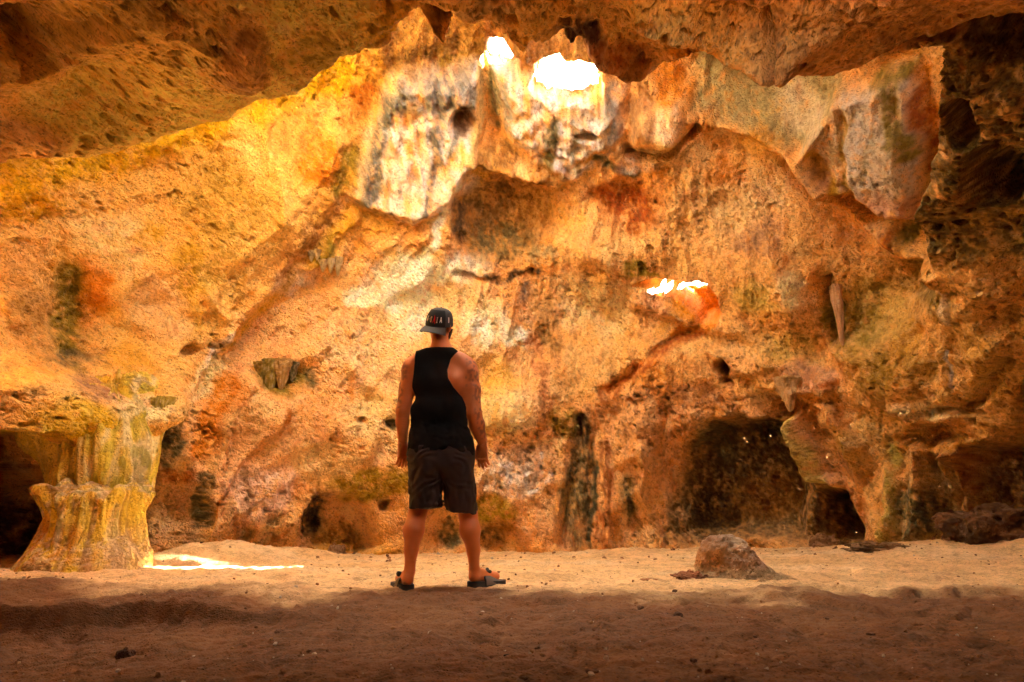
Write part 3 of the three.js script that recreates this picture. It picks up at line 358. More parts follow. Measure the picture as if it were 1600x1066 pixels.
// ------------------------------------------------------------------ the ground
const piles = [[-2.55, -7.2, .5, .16], [-3.0, -7.0, .4, .12], [-2.1, -7.7, .4, .08], [2.6, -8.1, 2.0, .05], [4.2, -7.2, 1.2, .16], [1.72, -5.75, .42, .02], [1.2, -8.0, .4, .06], [4.9, -6.9, .5, .2], [-2.9, -4.66, .45, .045], [-2.2, -4.62, .4, .03], [-1.6, -4.64, .4, .04], [-3.9, -4.7, .6, .045]];
const dents = []; { const r = rng(404); for (let i = 0; i < 90; i++) { const z = -2.3 - 3.2 * r(); dents.push([(r() - .5) * 1.3 * -z, z, (r() - .5) * 2.2, .006 + .012 * r()]); } }
function ground(x, z, fine = true) {
  let h = fbm(x * .5, 0, z * .9, 3) * .03 * (1 - .6 * sstep(-5, -7, z)) - .02 * sstep(-5.5, -8, z) + fbm(x * 2.2, 5, z * 3.2, 3) * .022;
  for (const [a, b, r, t] of piles) { const q = ((x - a) ** 2 + (z - b) ** 2) / (r * r); if (q < 6) h += t * Math.exp(-q * 1.4); }
  // a worn ledge of hard earth that steps down towards the viewer on the left
  const w = fbm(x * 1.1, 3, 0, 3) * .3 + fbm(x * 5, 9, 0, 2) * .06; const zl = -4.02 + w * .5 + .12 * (x + 2.6); const hl = lerp(.15, .03, sstep(-2.1, -.7, x)) * (1 - sstep(-.6, -.2, x));
  h -= hl * (.7 * sstep(-.03, .025, z - zl) + .3 * sstep(-.02, .12, z - zl + .03 * noise(x * 6, 2, z * 3))); const zl2 = -4.32 + fbm(x * 1.6, 21, 0, 3) * .3; h -= .028 * sstep(-.03, .02, z - zl2) * sstep(-1.6, -1.3, x) * (1 - sstep(.1, .35, x));
  const zr = -4.75 + fbm(x * 1.3, 13, 0, 3) * .35 - .05 * (x - 2); h -= .05 * sstep(-.03, .02, z - zr) * sstep(1.7, 2.1, x); const zr2 = -4.25 + fbm(x * 1.7, 33, 0, 3) * .4; h -= .03 * sstep(-.025, .02, z - zr2) * sstep(.9, 1.3, x) * (1 - sstep(2.4, 2.8, x));
  h *= lerp(.35, 1, sstep(.25, .9, Math.hypot(x + .42, (z + 4.7) * 1.2)));
  if (fine) for (const [a, b, t, k] of dents) { const dx = x - a, dz = z - b; if (dx > .25 || dx < -.25 || dz > .25 || dz < -.25) continue; const co = Math.cos(t), si = Math.sin(t), p = (dx * si + dz * co) / .13, q = (dx * co - dz * si) / .052, r = Math.sqrt(p * p + q * q); h += k * (-(1 - sstep(.6, 1, r)) + .5 * Math.exp(-((r - 1.15) ** 2) * 14)); }
  if (fine) h += ridged(x * 3.3, 1, z * 5.5, 3) * .012 + noise(x * 9, 3, z * 14) * .008 + noise(x * 26, 3, z * 32) * .0035 - (1 - sstep(.1, .4, worley(x * 5, .5, z * 6))) * .012 * sstep(0, .5, noise(x * 1.5, 8, z * 1.5));
  return h;
}
{
  const xs = gridAt(-5.2, 5.2, .016, 9), zs = []; for (let z = -12; z < -9.7; z += .25) zs.push(z); for (let z = -9.6; z < -1.6;) { zs.push(z); z += lerp(.007, .022, clamp((-z - 2) / 6, 0, 1)); } for (let z = -1.6; z < 4.2; z += .12) zs.push(z);
  const NX = xs.length, NZ = zs.length, pos = new Float32Array(NX * NZ * 3), cl = new Float32Array(NX * NZ * 3), uv = new Float32Array(NX * NZ * 2), I = [];
  for (let j = 0; j < NZ; j++) for (let i = 0; i < NX; i++) {
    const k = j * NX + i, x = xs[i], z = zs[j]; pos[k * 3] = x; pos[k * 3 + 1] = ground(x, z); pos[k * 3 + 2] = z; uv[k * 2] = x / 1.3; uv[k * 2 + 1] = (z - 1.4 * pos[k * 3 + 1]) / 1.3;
    const a = noise(x * .8, 2, z * 1.1), b = noise(x * 3, 6, z * 4), c = noise(x * 11, 6, z * 15);
    col[0] = .88; col[1] = .58; col[2] = .27; mixc([.88, .68, .40], .5 * sstep(0, .8, a + .3 * b)); const red = sstep(-.25, .3, z + 4.62 + a * .35 + b * .12 + (x > 1.6 ? .1 : 0)) * sstep(.9, 1.3, Math.hypot(x + 3.7, z + 2.3)); mixc([.15, .05, .011], .94 * red); mixc([.38, .18, .06], .22 * sstep(.1, .8, -a + .4 * b)); mixc([.24, .1, .03], .35 * sstep(.3, .8, c + .4 * b));  // red: shade painted over the near floor; pale round gap added to bounce sun
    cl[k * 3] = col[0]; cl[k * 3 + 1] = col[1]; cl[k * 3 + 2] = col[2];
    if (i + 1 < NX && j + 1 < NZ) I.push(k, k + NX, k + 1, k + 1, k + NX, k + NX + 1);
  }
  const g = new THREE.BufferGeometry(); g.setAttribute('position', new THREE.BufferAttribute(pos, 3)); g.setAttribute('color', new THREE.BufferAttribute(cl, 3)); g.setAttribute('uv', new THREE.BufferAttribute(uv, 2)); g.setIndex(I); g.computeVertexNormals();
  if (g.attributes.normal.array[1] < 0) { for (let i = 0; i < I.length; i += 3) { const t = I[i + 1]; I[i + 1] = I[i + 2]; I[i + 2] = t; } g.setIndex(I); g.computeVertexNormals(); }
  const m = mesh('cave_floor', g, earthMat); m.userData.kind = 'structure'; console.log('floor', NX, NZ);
}

// ------------------------------------------------------------------ solids meshed from distance fields (surface nets)
const smin = (a, b, k) => { const h = Math.max(k - Math.abs(a - b), 0) / k; return Math.min(a, b) - h * h * k * .25; };
const smax = (a, b, k) => -smin(-a, -b, k);
function cone(p, a, b, ra, rb) { // tapered capsule
  const bx = b.x - a.x, by = b.y - a.y, bz = b.z - a.z, x = p.x - a.x, y = p.y - a.y, z = p.z - a.z; const t = clamp((x * bx + y * by + z * bz) / (bx * bx + by * by + bz * bz || 1e-9), 0, 1);
  return Math.hypot(x - bx * t, y - by * t, z - bz * t) - (ra + (rb - ra) * t);
}
function nets(f, lo, hi, cell, paint) {
  const n = [0, 1, 2].map((i) => Math.ceil((hi[i] - lo[i]) / cell) + 2), [nx, ny, nz] = n, val = new Float32Array(nx * ny * nz), p = { x: 0, y: 0, z: 0 };
  for (let k = 0, q = 0; k < nz; k++) for (let j = 0; j < ny; j++) for (let i = 0; i < nx; i++, q++) { p.x = lo[0] + i * cell; p.y = lo[1] + j * cell; p.z = lo[2] + k * cell; val[q] = f(p); }
  const id = new Int32Array(nx * ny * nz).fill(-1), P = [], I = [], off = [0, 1, nx, nx + 1, nx * ny, nx * ny + 1, nx * ny + nx, nx * ny + nx + 1];
  const edges = [[0, 1], [2, 3], [4, 5], [6, 7], [0, 2], [1, 3], [4, 6], [5, 7], [0, 4], [1, 5], [2, 6], [3, 7]];
  for (let k = 0; k + 1 < nz; k++) for (let j = 0; j + 1 < ny; j++) for (let i = 0; i + 1 < nx; i++) {
    const q = (k * ny + j) * nx + i; let m = 0; for (let c = 0; c < 8; c++) if (val[q + off[c]] < 0) m |= 1 << c; if (m === 0 || m === 255) continue;
    let x = 0, y = 0, z = 0, w = 0; for (const [a, b] of edges) { const va = val[q + off[a]], vb = val[q + off[b]]; if ((va < 0) === (vb < 0)) continue; const t = va / (va - vb); x += (a & 1) + ((b & 1) - (a & 1)) * t; y += ((a >> 1) & 1) + (((b >> 1) & 1) - ((a >> 1) & 1)) * t; z += (a >> 2) + ((b >> 2) - (a >> 2)) * t; w++; }
    id[q] = P.length / 3; P.push(lo[0] + (i + x / w) * cell, lo[1] + (j + y / w) * cell, lo[2] + (k + z / w) * cell);
  }
  const S = [1, nx, nx * ny];
  for (let k = 1; k + 1 < nz; k++) for (let j = 1; j + 1 < ny; j++) for (let i = 1; i + 1 < nx; i++) { const q = (k * ny + j) * nx + i, s = val[q] < 0;
    for (let a = 0; a < 3; a++) { if (s === (val[q + S[a]] < 0)) continue; const b = S[(a + 1) % 3], c = S[(a + 2) % 3], v0 = id[q], v1 = id[q - b], v2 = id[q - b - c], v3 = id[q - c]; if (v0 < 0 || v1 < 0 || v2 < 0 || v3 < 0) continue; if (s) I.push(v0, v1, v2, v0, v2, v3); else I.push(v0, v2, v1, v0, v3, v2); } }
  const N = new Float32Array(P.length), e = cell * .5, g = new THREE.BufferGeometry(), K = paint ? new Float32Array(P.length) : null, U = new Float32Array(P.length / 3 * 2);
  for (let v = 0; v < P.length; v += 3) {
    p.x = P[v] + e; p.y = P[v + 1]; p.z = P[v + 2]; let gx = f(p); p.x -= 2 * e; gx -= f(p); p.x += e; p.y += e; let gy = f(p); p.y -= 2 * e; gy -= f(p); p.y += e; p.z += e; let gz = f(p); p.z -= 2 * e; gz -= f(p);
    const l = Math.hypot(gx, gy, gz) || 1; N[v] = gx / l; N[v + 1] = gy / l; N[v + 2] = gz / l; p.z += e; if (paint) { const c = paint(p, N[v], N[v + 1], N[v + 2]); K[v] = c[0]; K[v + 1] = c[1]; K[v + 2] = c[2]; }
    U[v / 3 * 2] = (P[v] + P[v + 2] * .7) / .4; U[v / 3 * 2 + 1] = P[v + 1] / .4;
  }
  g.setAttribute('position', new THREE.BufferAttribute(Float32Array.from(P), 3)); g.setAttribute('normal', new THREE.BufferAttribute(N, 3)); if (paint) g.setAttribute('color', new THREE.BufferAttribute(K, 3)); g.setAttribute('uv', new THREE.BufferAttribute(U, 2)); g.setIndex(I); return g;
}
function boxOf(list, m) { const lo = [9, 9, 9], hi = [-9, -9, -9]; for (const p of list) ['x', 'y', 'z'].forEach((c, i) => { lo[i] = Math.min(lo[i], p[c] - m); hi[i] = Math.max(hi[i], p[c] + m); }); return [lo, hi]; }

// ------------------------------------------------------------------ the person, seen from behind
{
  const ZP = -4.72, base = new THREE.Vector3(onPlane(690, 900, ZP).x, 0, ZP); base.y = ground(base.x - .15, ZP + .1, false);
  const person = new THREE.Group(); person.name = 'person'; person.position.copy(base); scene.add(person);
  tag(person, 'person in black tank top and dark shorts standing with back turned, looking up', 'person');
  const J = (px, py, dz = 0) => onPlane(px, py, ZP + dz).sub(base);
  const sk = { head: J(687, 509, -.02), neckT: J(687, 527, -.005), neckB: J(690, 550, .0), shL: J(644, 571), shR: J(730, 571), elL: J(629, 642, .02), elR: J(741, 646, .02), wrL: J(629, 692, -.04), wrR: J(754, 693, -.03),
    hipL: J(666, 697), hipR: J(711, 697), knL: J(653, 800, -.02), knR: J(731, 803, -.03), anL: J(640, 892, .07), anR: J(741, 890, -.06) };
  const calfL = J(646, 829, .045), calfR = J(734.5, 829, .0), shinL = J(642.5, 860, .055), shinR = J(739.5, 860, -.035);
  const yaw = -.42, f = new THREE.Vector3(Math.sin(-yaw), .2, -Math.cos(yaw)).normalize(), hr = new THREE.Vector3().crossVectors(f, new THREE.Vector3(.24, 1, 0)).normalize(), hu = new THREE.Vector3().crossVectors(hr, f).normalize(); // head: face, right, up
  const hd = (p) => { const x = p.x - sk.head.x, y = p.y - sk.head.y, z = p.z - sk.head.z; return [x * hr.x + y * hr.y + z * hr.z, x * hu.x + y * hu.y + z * hu.z, x * f.x + y * f.y + z * f.z]; };
  const ell = (x, y, z, a, b, c) => { const k = Math.hypot(x / a, y / b, z / c), m = Math.hypot(x / a / a, y / b / b, z / c / c) || 1e-6; return k * (k - 1) / m; };
  function headField(p) {
    const [x, y, z] = hd(p); let d = ell(x, y - .02, z + .008, .074, .096, .094); d = smin(d, ell(x, y + .045, z - .028, .056, .07, .062), .04);
    d = smin(d, ell(x, y + .018, z - .1, .012, .02, .018), .012); // nose
    for (const s of [-1, 1]) { d = smin(d, ell(x - s * .078, y + .005, z + .006, .009, .032, .02), .006); d = smax(d, -ell(x - s * .03, y - .018, z - .094, .014, .008, .012), .01); }
    d = smax(d, -ell(x, y + .058, z - .092, .022, .004, .008), .006); return d;
  }
  const legs = [[sk.hipL, sk.knL, calfL, shinL, sk.anL, -1], [sk.hipR, sk.knR, calfR, shinR, sk.anR, 1]];
  const heel = [J(636.5, 911, .09), J(741, 904, -.05)], toe = []; toe[0] = heel[0].clone().add(new THREE.Vector3(-.075, -.012, -.2)); toe[1] = heel[1].clone().add(new THREE.Vector3(.125, -.01, -.17));
  const gy = (v) => ground(base.x + v.x, base.z + v.z, false) - base.y;
  for (const k of [0, 1]) { const g = gy(heel[k]); heel[k].y = g + .062; toe[k].y = gy(toe[k]) + .05; }
  const chestL = J(668, 598), chestR = J(707, 598), midL = J(668, 640, .005), midR = J(707, 640, .005), waL = J(671, 688), waR = J(706, 688);
  function torsoField(p) {
    let d = cone(p, sk.shL, sk.shR, .052, .052); d = smin(d, cone(p, chestL, chestR, .098, .098), .08); d = smin(d, cone(p, midL, midR, .09, .09), .05); d = smin(d, cone(p, waL, waR, .092, .092), .06);
    d = smin(d, cone(p, sk.hipL, sk.hipR, .102, .102), .06); d = smin(d, cone(p, sk.neckB, J2.tL, .052, .046), .04); d = smin(d, cone(p, sk.neckB, J2.tR, .052, .046), .04); return d;
  }
  const J2 = { tL: J(655, 562, .012), tR: J(720, 562, .012), dL: J(641, 580, .0), dR: J(733, 582, .0), bL: J(636, 606, .0), bR: J(737.5, 610, .0), fL: J(629, 660, .0), fR: J(745.5, 664, .0) };
  function armField(p) {
    let d = smin(cone(p, J2.dL, J2.bL, .056, .05), cone(p, J2.bL, sk.elL, .05, .041), .02); d = smin(d, cone(p, sk.elL, J2.fL, .042, .043), .02); d = smin(d, cone(p, J2.fL, sk.wrL, .043, .027), .015);
    let e = smin(cone(p, J2.dR, J2.bR, .06, .055), cone(p, J2.bR, sk.elR, .055, .045), .02); e = smin(e, cone(p, sk.elR, J2.fR, .046, .048), .02); e = smin(e, cone(p, J2.fR, sk.wrR, .048, .028), .015); return Math.min(d, e);
  }
  function legField(p) {
    let r = 9; for (const [h, k, c, s, a, side] of legs) { let d = cone(p, h, k, .088, .056); d = smin(d, cone(p, k, c, .056, .06), .025); d = smin(d, cone(p, c, s, .06, .041), .03); d = smin(d, cone(p, s, a, .041, .031), .02); const i = side < 0 ? 0 : 1; d = smin(d, cone(p, a, heel[i], .03, .033), .02); d = smin(d, cone(p, { x: a.x + (toe[i].x - heel[i].x) * .25, y: a.y - .025, z: a.z + (toe[i].z - heel[i].z) * .25 }, toe[i], .034, .022), .03); d = smin(d, cone(p, heel[i], toe[i], .03, .028), .02); r = Math.min(r, d); } return r;
  }
  function bodyField(p) {
    let d = torsoField(p); d = smin(d, cone(p, sk.neckB, sk.neckT, .06, .056), .04); d = smin(d, headField(p), .02); d = smin(d, armField(p), .045); d = smin(d, legField(p), .03);
    // spine furrow, shoulder blades, knee hollows
    d -= .006 * Math.exp(-((p.x - chestL.x - .02) ** 2 + (p.y - 1.28) ** 2) / .003) * (p.z > 0 ? 1 : 0) + .007 * Math.exp(-((p.x - chestR.x - .01) ** 2 + (p.y - 1.28) ** 2) / .003) * (p.z > 0 ? 1 : 0); return d;
  }
  const skinCol = (p, nx, ny, nz) => {
    const n = noise(p.x * 14, p.y * 14, p.z * 14), t = noise(p.x * 34 + 3, p.y * 26, p.z * 34), c = [.74 + .03 * n, .23 + .02 * n, .075 + .012 * n];
    const ink = (p.x > J2.dR.x - .02 && p.y > .8 && p.y < 1.42) ? sstep(.05, .4, t + .25 * noise(p.x * 9, p.y * 7, 2)) * sstep(-.2, .5, nx) * .6 : (p.x < J2.dL.x + .005 && p.y > 1.1 && p.y < 1.4) ? sstep(.0, .35, t) * .55 * sstep(0, .5, -nx) : 0;
    for (let i = 0; i < 3; i++) c[i] = lerp(c[i], [.10, .065, .055][i], ink);
    const h = hd(p); if (h[1] > -.05 && h[2] < .05 && p.y > sk.neckT.y - .01) { const k = sstep(-.06, -.02, h[1] - h[2] * .1) * sstep(.07, .0, h[2]) * .75; c[0] = lerp(c[0], .20, k); c[1] = lerp(c[1], .05, k); c[2] = lerp(c[2], .025, k); } return c;
  };
  const bb = boxOf([...Object.values(sk), ...heel, ...toe], .13); bb[1][1] += .03;
  const bodyGeo = nets(bodyField, bb[0], bb[1], .0085, skinCol);
  // hands: palm, four fingers and a thumb each
  function hand(w, down, row, palmN, curl) {
    const at = (a, b, c) => w.clone().addScaledVector(down, a).addScaledVector(row, b).addScaledVector(palmN, c), S = [];
    S.push([w.clone().addScaledVector(down, -.03), at(.02, 0, 0), .027, .024]); for (const b of [-.027, -.009, .009, .027]) S.push([at(.012, b * .6, 0), at(.088, b, .002), .0165, .0125]);
    const L = [.066, .076, .07, .055], c = [.2, .25, .32, .4];
    [-.03, -.0105, .0095, .0285].forEach((b, i) => { let p = at(.088, b, .002), an = c[i] * curl; const parts = [.45, .31, .24]; for (let s = 0; s < 3; s++) { an += [.12, .3, .26][s] * curl; const q = p.clone().addScaledVector(down, Math.cos(an) * L[i] * parts[s]).addScaledVector(palmN, Math.sin(an) * L[i] * parts[s]).addScaledVector(row, b * .06); S.push([p, q, [.0095, .009, .0082][s], [.009, .0082, .0068][s]]); p = q; } });
    let p = at(.02, -.026, .004), q = at(.052, -.052, .014), r = at(.082, -.058, .022), t = at(.104, -.054, .026); S.push([p, q, .0165, .0125], [q, r, .0122, .0105], [r, t, .0105, .0075]);
    const fld = (pt) => { let d = 9; for (let i = 0; i < S.length; i++) d = smin(d, cone(pt, S[i][0], S[i][1], S[i][2], S[i][3]), i < 5 || i >= 17 ? .014 : .004); return d; };
    const b = boxOf(S.flatMap((s) => [s[0], s[1]]), .03); return nets(fld, b[0], b[1], .003, skinCol);
  }
  const V = (x, y, z) => new THREE.Vector3(x, y, z).normalize();
  const dnL = V(.06, -1, -.08), rowL = V(-.72, -.06, .62), dnR = V(-.02, -1, -.04), rowR = V(.86, 0, .5);
  const handL = hand(sk.wrL.clone(), dnL, rowL.clone(), new THREE.Vector3().crossVectors(rowL, dnL).multiplyScalar(-1), .75), handR = hand(sk.wrR.clone(), dnR, rowR, new THREE.Vector3().crossVectors(rowR, dnR), .8);
  const skin = new THREE.MeshPhysicalMaterial({ name: 'skin', vertexColors: true, roughness: .48, specularIntensity: .6 });
  mesh('body', mergeGeometries([bodyGeo, handL, handR]), skin, person);
  // beard
  mesh('beard', nets((p) => { const [x, y, z] = hd(p); return Math.max(headField(p) - .011 - .002 * noise(p.x * 90, p.y * 90, p.z * 90), y + .012 - .2 * Math.max(0, .02 - z), .012 - z - .1 * y, -ell(x, y + .055, z - .1, .026, .014, .03)); }, [sk.head.x - .13, sk.head.y - .16, sk.head.z - .16], [sk.head.x + .13, sk.head.y + .02, sk.head.z + .12], .005), new THREE.MeshStandardMaterial({ name: 'beard hair', color: new THREE.Color(.03, .017, .012), roughness: .8 }), person);
  // tank top: the torso's own field let out, cut by neckline and arm holes
  const cloth = makeTex(256, (x, y) => { const a = .5 + .25 * Math.sin(x * Math.PI / 2) * Math.cos(y * Math.PI / 2); return [a, a, a]; });
  const cut = [[648, 543], [664, 540.5], [690, 541.5], [708, 541], [715, 547], [704, 560], [699, 578], [701, 592], [709, 606], [722, 620], [731, 640], [737, 670], [742, 712], [636, 716], [637, 670], [638, 632], [641, 610], [645, 588], [647.5, 566]].map(([x, y]) => { const q = J(x, y, .08); return [q.x, q.y]; });
  const hemL = J(661, 706, .01), hemR = J(716, 706, .01), seatC = J(690, 715, .02);
  function tankField(p) {
    let d = torsoField(p) - .013; d = smin(d, cone(p, hemL, hemR, .085, .085), .06); d = smin(d, cone(p, J(659, 650, .0), hemL, .07, .078), .04); d = smin(d, cone(p, J(711, 650, .0), hemR, .07, .078), .04);
    const yy = p.y, fold = .0035 * noise(p.x * 9, yy * 5.5 + p.x * 6, p.z * 7) + .004 * sstep(1.2, .9, yy) * noise(p.x * 20 + yy * 14, yy * 16 - p.x * 12, p.z * 12) + .0025 * sstep(1.1, .88, yy) * Math.sin(p.x * 52 + yy * 34 + 5 * noise(p.x * 6, yy * 6, 1)); d -= fold;
    return smax(d, -polySd(cut, p.x, p.y), .006);
  }
  const dark = new THREE.MeshPhysicalMaterial({ name: 'black jersey', color: new THREE.Color(.015, .0135, .014), roughness: .95, specularIntensity: .25, sheen: .2, sheenRoughness: .7, sheenColor: new THREE.Color(.05, .04, .045), bumpMap: cloth, bumpScale: .0006 });
  const tankPts = cut.map(([x, y]) => ({ x, y, z: 0 })); const tb = boxOf(tankPts, .06); tb[0][2] = -.2; tb[1][2] = .24;
  mesh('tank_top', nets(tankField, tb[0], tb[1], .006), dark, person);
  // shorts
  const yL = J(664, 794).y, yR = J(722, 801).y, slL = J(664.5, 797, -.0), slR = J(721.5, 803, -.01);
  function shortsField(p) {
    let d = cone(p, J(665, 706, .005), J(711, 706, .005), .116, .116); d = smin(d, cone(p, J(675, 722, .045), J(704, 722, .045), .085, .085), .05);
    const a = cone(p, J(666, 716), slL, .112, .1), b = cone(p, J(712, 716), slR, .112, .098); const l = smax(a, yL - p.y, .008), r = smax(b, yR + .12 * (p.x - slR.x) * -1 - p.y, .008); d = smin(d, smin(l, r, .012), .05);
    d -= .006 * noise(p.x * 7, p.y * 9 + p.x * 9, p.z * 7) + .0042 * Math.sin(p.y * 95 + p.x * (p.x < 0 ? -40 : 44) + 6 * noise(p.x * 5, p.y * 5, p.z * 5)) * sstep(.5, -.1, noise(p.x * 5 + 3, p.y * 6, 1)) * (p.x < .02 ? 1 : .5) + .006 * noise(p.x * 22, p.y * 9, p.z * 22) * sstep(.75, .55, p.y);
    return smax(d, p.y - J(690, 692).y, .01);
  }
  mesh('shorts', nets(shortsField, [J(628, 700).x, yL - .06, -.22], [J(752, 700).x, 1.02, .24], .0065), new THREE.MeshPhysicalMaterial({ name: 'dark nylon', color: new THREE.Color(.046, .031, .028), roughness: .7, specularIntensity: .4, sheen: .3, sheenColor: new THREE.Color(.08, .06, .055), bumpMap: cloth, bumpScale: .0005 }), person);
  // sandals: sole, strap and the knot on it
  const soleM = new THREE.MeshStandardMaterial({ name: 'sandal rubber', color: new THREE.Color(.035, .03, .03), roughness: .7 }), strapM = new THREE.MeshStandardMaterial({ name: 'sandal strap', color: new THREE.Color(.16, .125, .1), roughness: .8 }), trimM = new THREE.MeshStandardMaterial({ name: 'sandal trim', color: new THREE.Color(.022, .02, .022), roughness: .75 });
  for (const k of [0, 1]) {
    const h = heel[k], t = toe[k], ax = new THREE.Vector3(t.x - h.x, 0, t.z - h.z), len = ax.length(); ax.normalize(); const g0 = gy(h) - .004, g1 = gy(t) - .004, side = new THREE.Vector3(-ax.z, 0, ax.x);
    const loc = (p) => { const x = p.x - h.x, z = p.z - h.z, s = x * ax.x + z * ax.z, c = x * side.x + z * side.z; return [s, c, p.y - lerp(g0, g1, clamp(s / len, 0, 1))]; };
    const B = [[Math.min(h.x, t.x) - .09, Math.min(g0, g1) - .03, Math.min(h.z, t.z) - .09], [Math.max(h.x, t.x) + .09, Math.max(g0, g1) + .17, Math.max(h.z, t.z) + .09]];
    const sandal = mesh('sandal', nets((p) => { const [s, c, y] = loc(p); const r = lerp(.041, .052, clamp(s / len, 0, 1)), q = clamp(s, -.005, len + .03); const d2 = Math.hypot(s - q, c) - r, th = lerp(.036, .026, clamp(s / len, 0, 1)); const lip = .008 * sstep(-.012, 0, d2); return smax(d2, Math.abs(y - th / 2) - th / 2 - lip * (y > th / 2 ? 1 : 0), .008); }, B[0], B[1], .0045), soleM, person);
    mesh('strap', nets((p) => { const [s, c, y] = loc(p); const e = Math.hypot(c / .05, (y - .01) / (.074 - .045 * sstep(.1, .23, s))); const d = (e - 1) * .045; return Math.max(Math.max(d, -d - .006), .078 - s - .02 * Math.abs(c) / .05, s - .225, .01 - y); }, B[0], B[1], .0042), strapM, sandal);
    mesh('strap_trim', nets((p) => { const [s, c, y] = loc(p); const e = Math.hypot(c / .0515, (y - .01) / .0755), d = (e - 1) * .06, s0 = .078 - .02 * Math.abs(c) / .05; return Math.max(Math.max(d, -d - .012), Math.abs(s - s0) - .0065, .01 - y); }, B[0], B[1], .0038), trimM, sandal);
    mesh('strap_knot', nets((p) => { const [s, c, y] = loc(p); const a = Math.hypot((s - .115) * .7, (y - .09) * 1.2) - .017, w = Math.abs(c + .006) - .036; let d = smax(a, w, .012); d = smin(d, Math.hypot(s - .12, (c - .012) * 1.2, y - .1) - .014, .006); return d - .003 * Math.sin(c * 190 + s * 60); }, [B[0][0], Math.min(g0, g1) + .05, B[0][2]], B[1], .004), trimM, sandal);
  }
  // cap worn back to front
  const capM = new THREE.MeshStandardMaterial({ name: 'cap twill', color: new THREE.Color(.055, .05, .048), roughness: .85, bumpMap: cloth, bumpScale: .0006 }), bk = f.clone().multiplyScalar(-1), cb = sk.head.clone().addScaledVector(hu, .006).addScaledVector(bk, .006);
  const capP = (th, ph, o = 0) => { const e = Math.pow(Math.cos(ph), .62), hgt = Math.pow(Math.sin(ph), .9), back = Math.cos(th), drop = -.012 * back - .006; return cb.clone().addScaledVector(bk, back * (.102 + o) * e).addScaledVector(hr, -Math.sin(th) * (.086 + o) * e).addScaledVector(hu, hgt * (.112 + o) + drop * (1 - Math.sin(ph)) - .006 * Math.cos(3 * th) ** 8 * 0); };
  function sheet(nu, nv, fn, uvf) { const P = [], U = [], I = []; for (let j = 0; j <= nv; j++) for (let i = 0; i <= nu; i++) { const p = fn(i / nu, j / nv); P.push(p.x, p.y, p.z); const w = uvf ? uvf(i / nu, j / nv) : [i / nu, j / nv]; U.push(w[0], w[1]); if (i < nu && j < nv) { const a = j * (nu + 1) + i; I.push(a, a + 1, a + nu + 1, a + 1, a + nu + 2, a + nu + 1); } } const g = new THREE.BufferGeometry(); g.setAttribute('position', new THREE.Float32BufferAttribute(P, 3)); g.setAttribute('uv', new THREE.Float32BufferAttribute(U, 2)); g.setIndex(I); g.computeVertexNormals(); return g; }
  const seam = (th) => { let m = 1; for (let i = 0; i < 6; i++) { const d = Math.abs(Math.atan2(Math.sin(th - i * Math.PI / 3 - Math.PI / 6), Math.cos(th - i * Math.PI / 3 - Math.PI / 6))); m = Math.min(m, d / .035); } return -.0016 * (1 - Math.min(m, 1)); };
  const cap = mesh('cap', sheet(96, 26, (u, v) => { const th = u * Math.PI * 2, ph = v * Math.PI / 2; return capP(th, ph, seam(th) * Math.cos(ph) + .0012 * noise(Math.cos(th) * 3, Math.sin(th) * 3, v * 4)); }), capM, person);
  const can = document.createElement('canvas'); can.width = 512; can.height = 256; const cx = can.getContext('2d');
  cx.fillStyle = '#131011'; cx.fillRect(0, 0, 512, 256); cx.textAlign = 'center'; cx.textBaseline = 'middle';
  cx.fillStyle = '#ffffff'; cx.font = 'bold 112px sans-serif'; cx.save(); cx.translate(92, 168); cx.scale(.62, 1); cx.fillText('A', 0, 0); cx.restore(); cx.save(); cx.translate(168, 172); cx.scale(.62, 1); cx.fillText('I', 0, 0); cx.restore();
  cx.fillStyle = '#f01024'; cx.beginPath(); cx.moveTo(196, 222); cx.lineTo(214, 150); cx.lineTo(240, 96); cx.lineTo(236, 150); cx.lineTo(262, 222); cx.lineTo(238, 204); cx.lineTo(222, 176); cx.lineTo(212, 226); cx.fill();
  cx.fillStyle = '#ffdcb4'; cx.save(); cx.translate(304, 172); cx.scale(.6, 1); cx.fillText('D', 0, 0); cx.restore(); cx.fillRect(354, 166, 12, 12); cx.save(); cx.translate(410, 166); cx.scale(.62, 1); cx.fillText('A', 0, 0); cx.restore();
  const ct = new THREE.CanvasTexture(can); ct.colorSpace = THREE.SRGBColorSpace; ct.magFilter = THREE.LinearFilter;
  mesh('front_panel', sheet(40, 20, (u, v) => capP((u - .5) * 1.9 - .05, .03 + v * .98, .0028), (u, v) => [1 - (1 - u), v]), new THREE.MeshStandardMaterial({ name: 'printed cap panel', map: ct, roughness: .8 }), cap);
  mesh('brim', (() => { const P = (u, v, o) => { const th = (u - .5) * 2.3, ext = .07 * Math.pow(Math.cos((u - .5) * 2.75), .7); const e = capP(th, 0, -.004), out = new THREE.Vector3().addScaledVector(bk, Math.cos(th * .55)).addScaledVector(hr, -Math.sin(th * .55)).normalize(); return e.addScaledVector(out, Math.max(ext, 0) * v).addScaledVector(hu, -.030 * v * v - .020 * Math.pow(Math.abs(u - .5) * 2, 2) * v + o); }; const a = sheet(40, 10, (u, v) => P(u, v, .002)), b = sheet(40, 10, (u, v) => P(1 - u, v, -.003)), c = sheet(40, 1, (u, v) => P(u, 1, .002 - .005 * v)); return mergeGeometries([a, b, c]); })(), new THREE.MeshStandardMaterial({ name: 'cap brim', color: new THREE.Color(.085, .07, .055), roughness: .8 }), cap);
  const btn = new THREE.SphereGeometry(.008, 14, 8); btn.scale(1, .5, 1); btn.translate(...capP(0, Math.PI / 2, .001).toArray()); mesh('cap_button', btn, capM, cap);
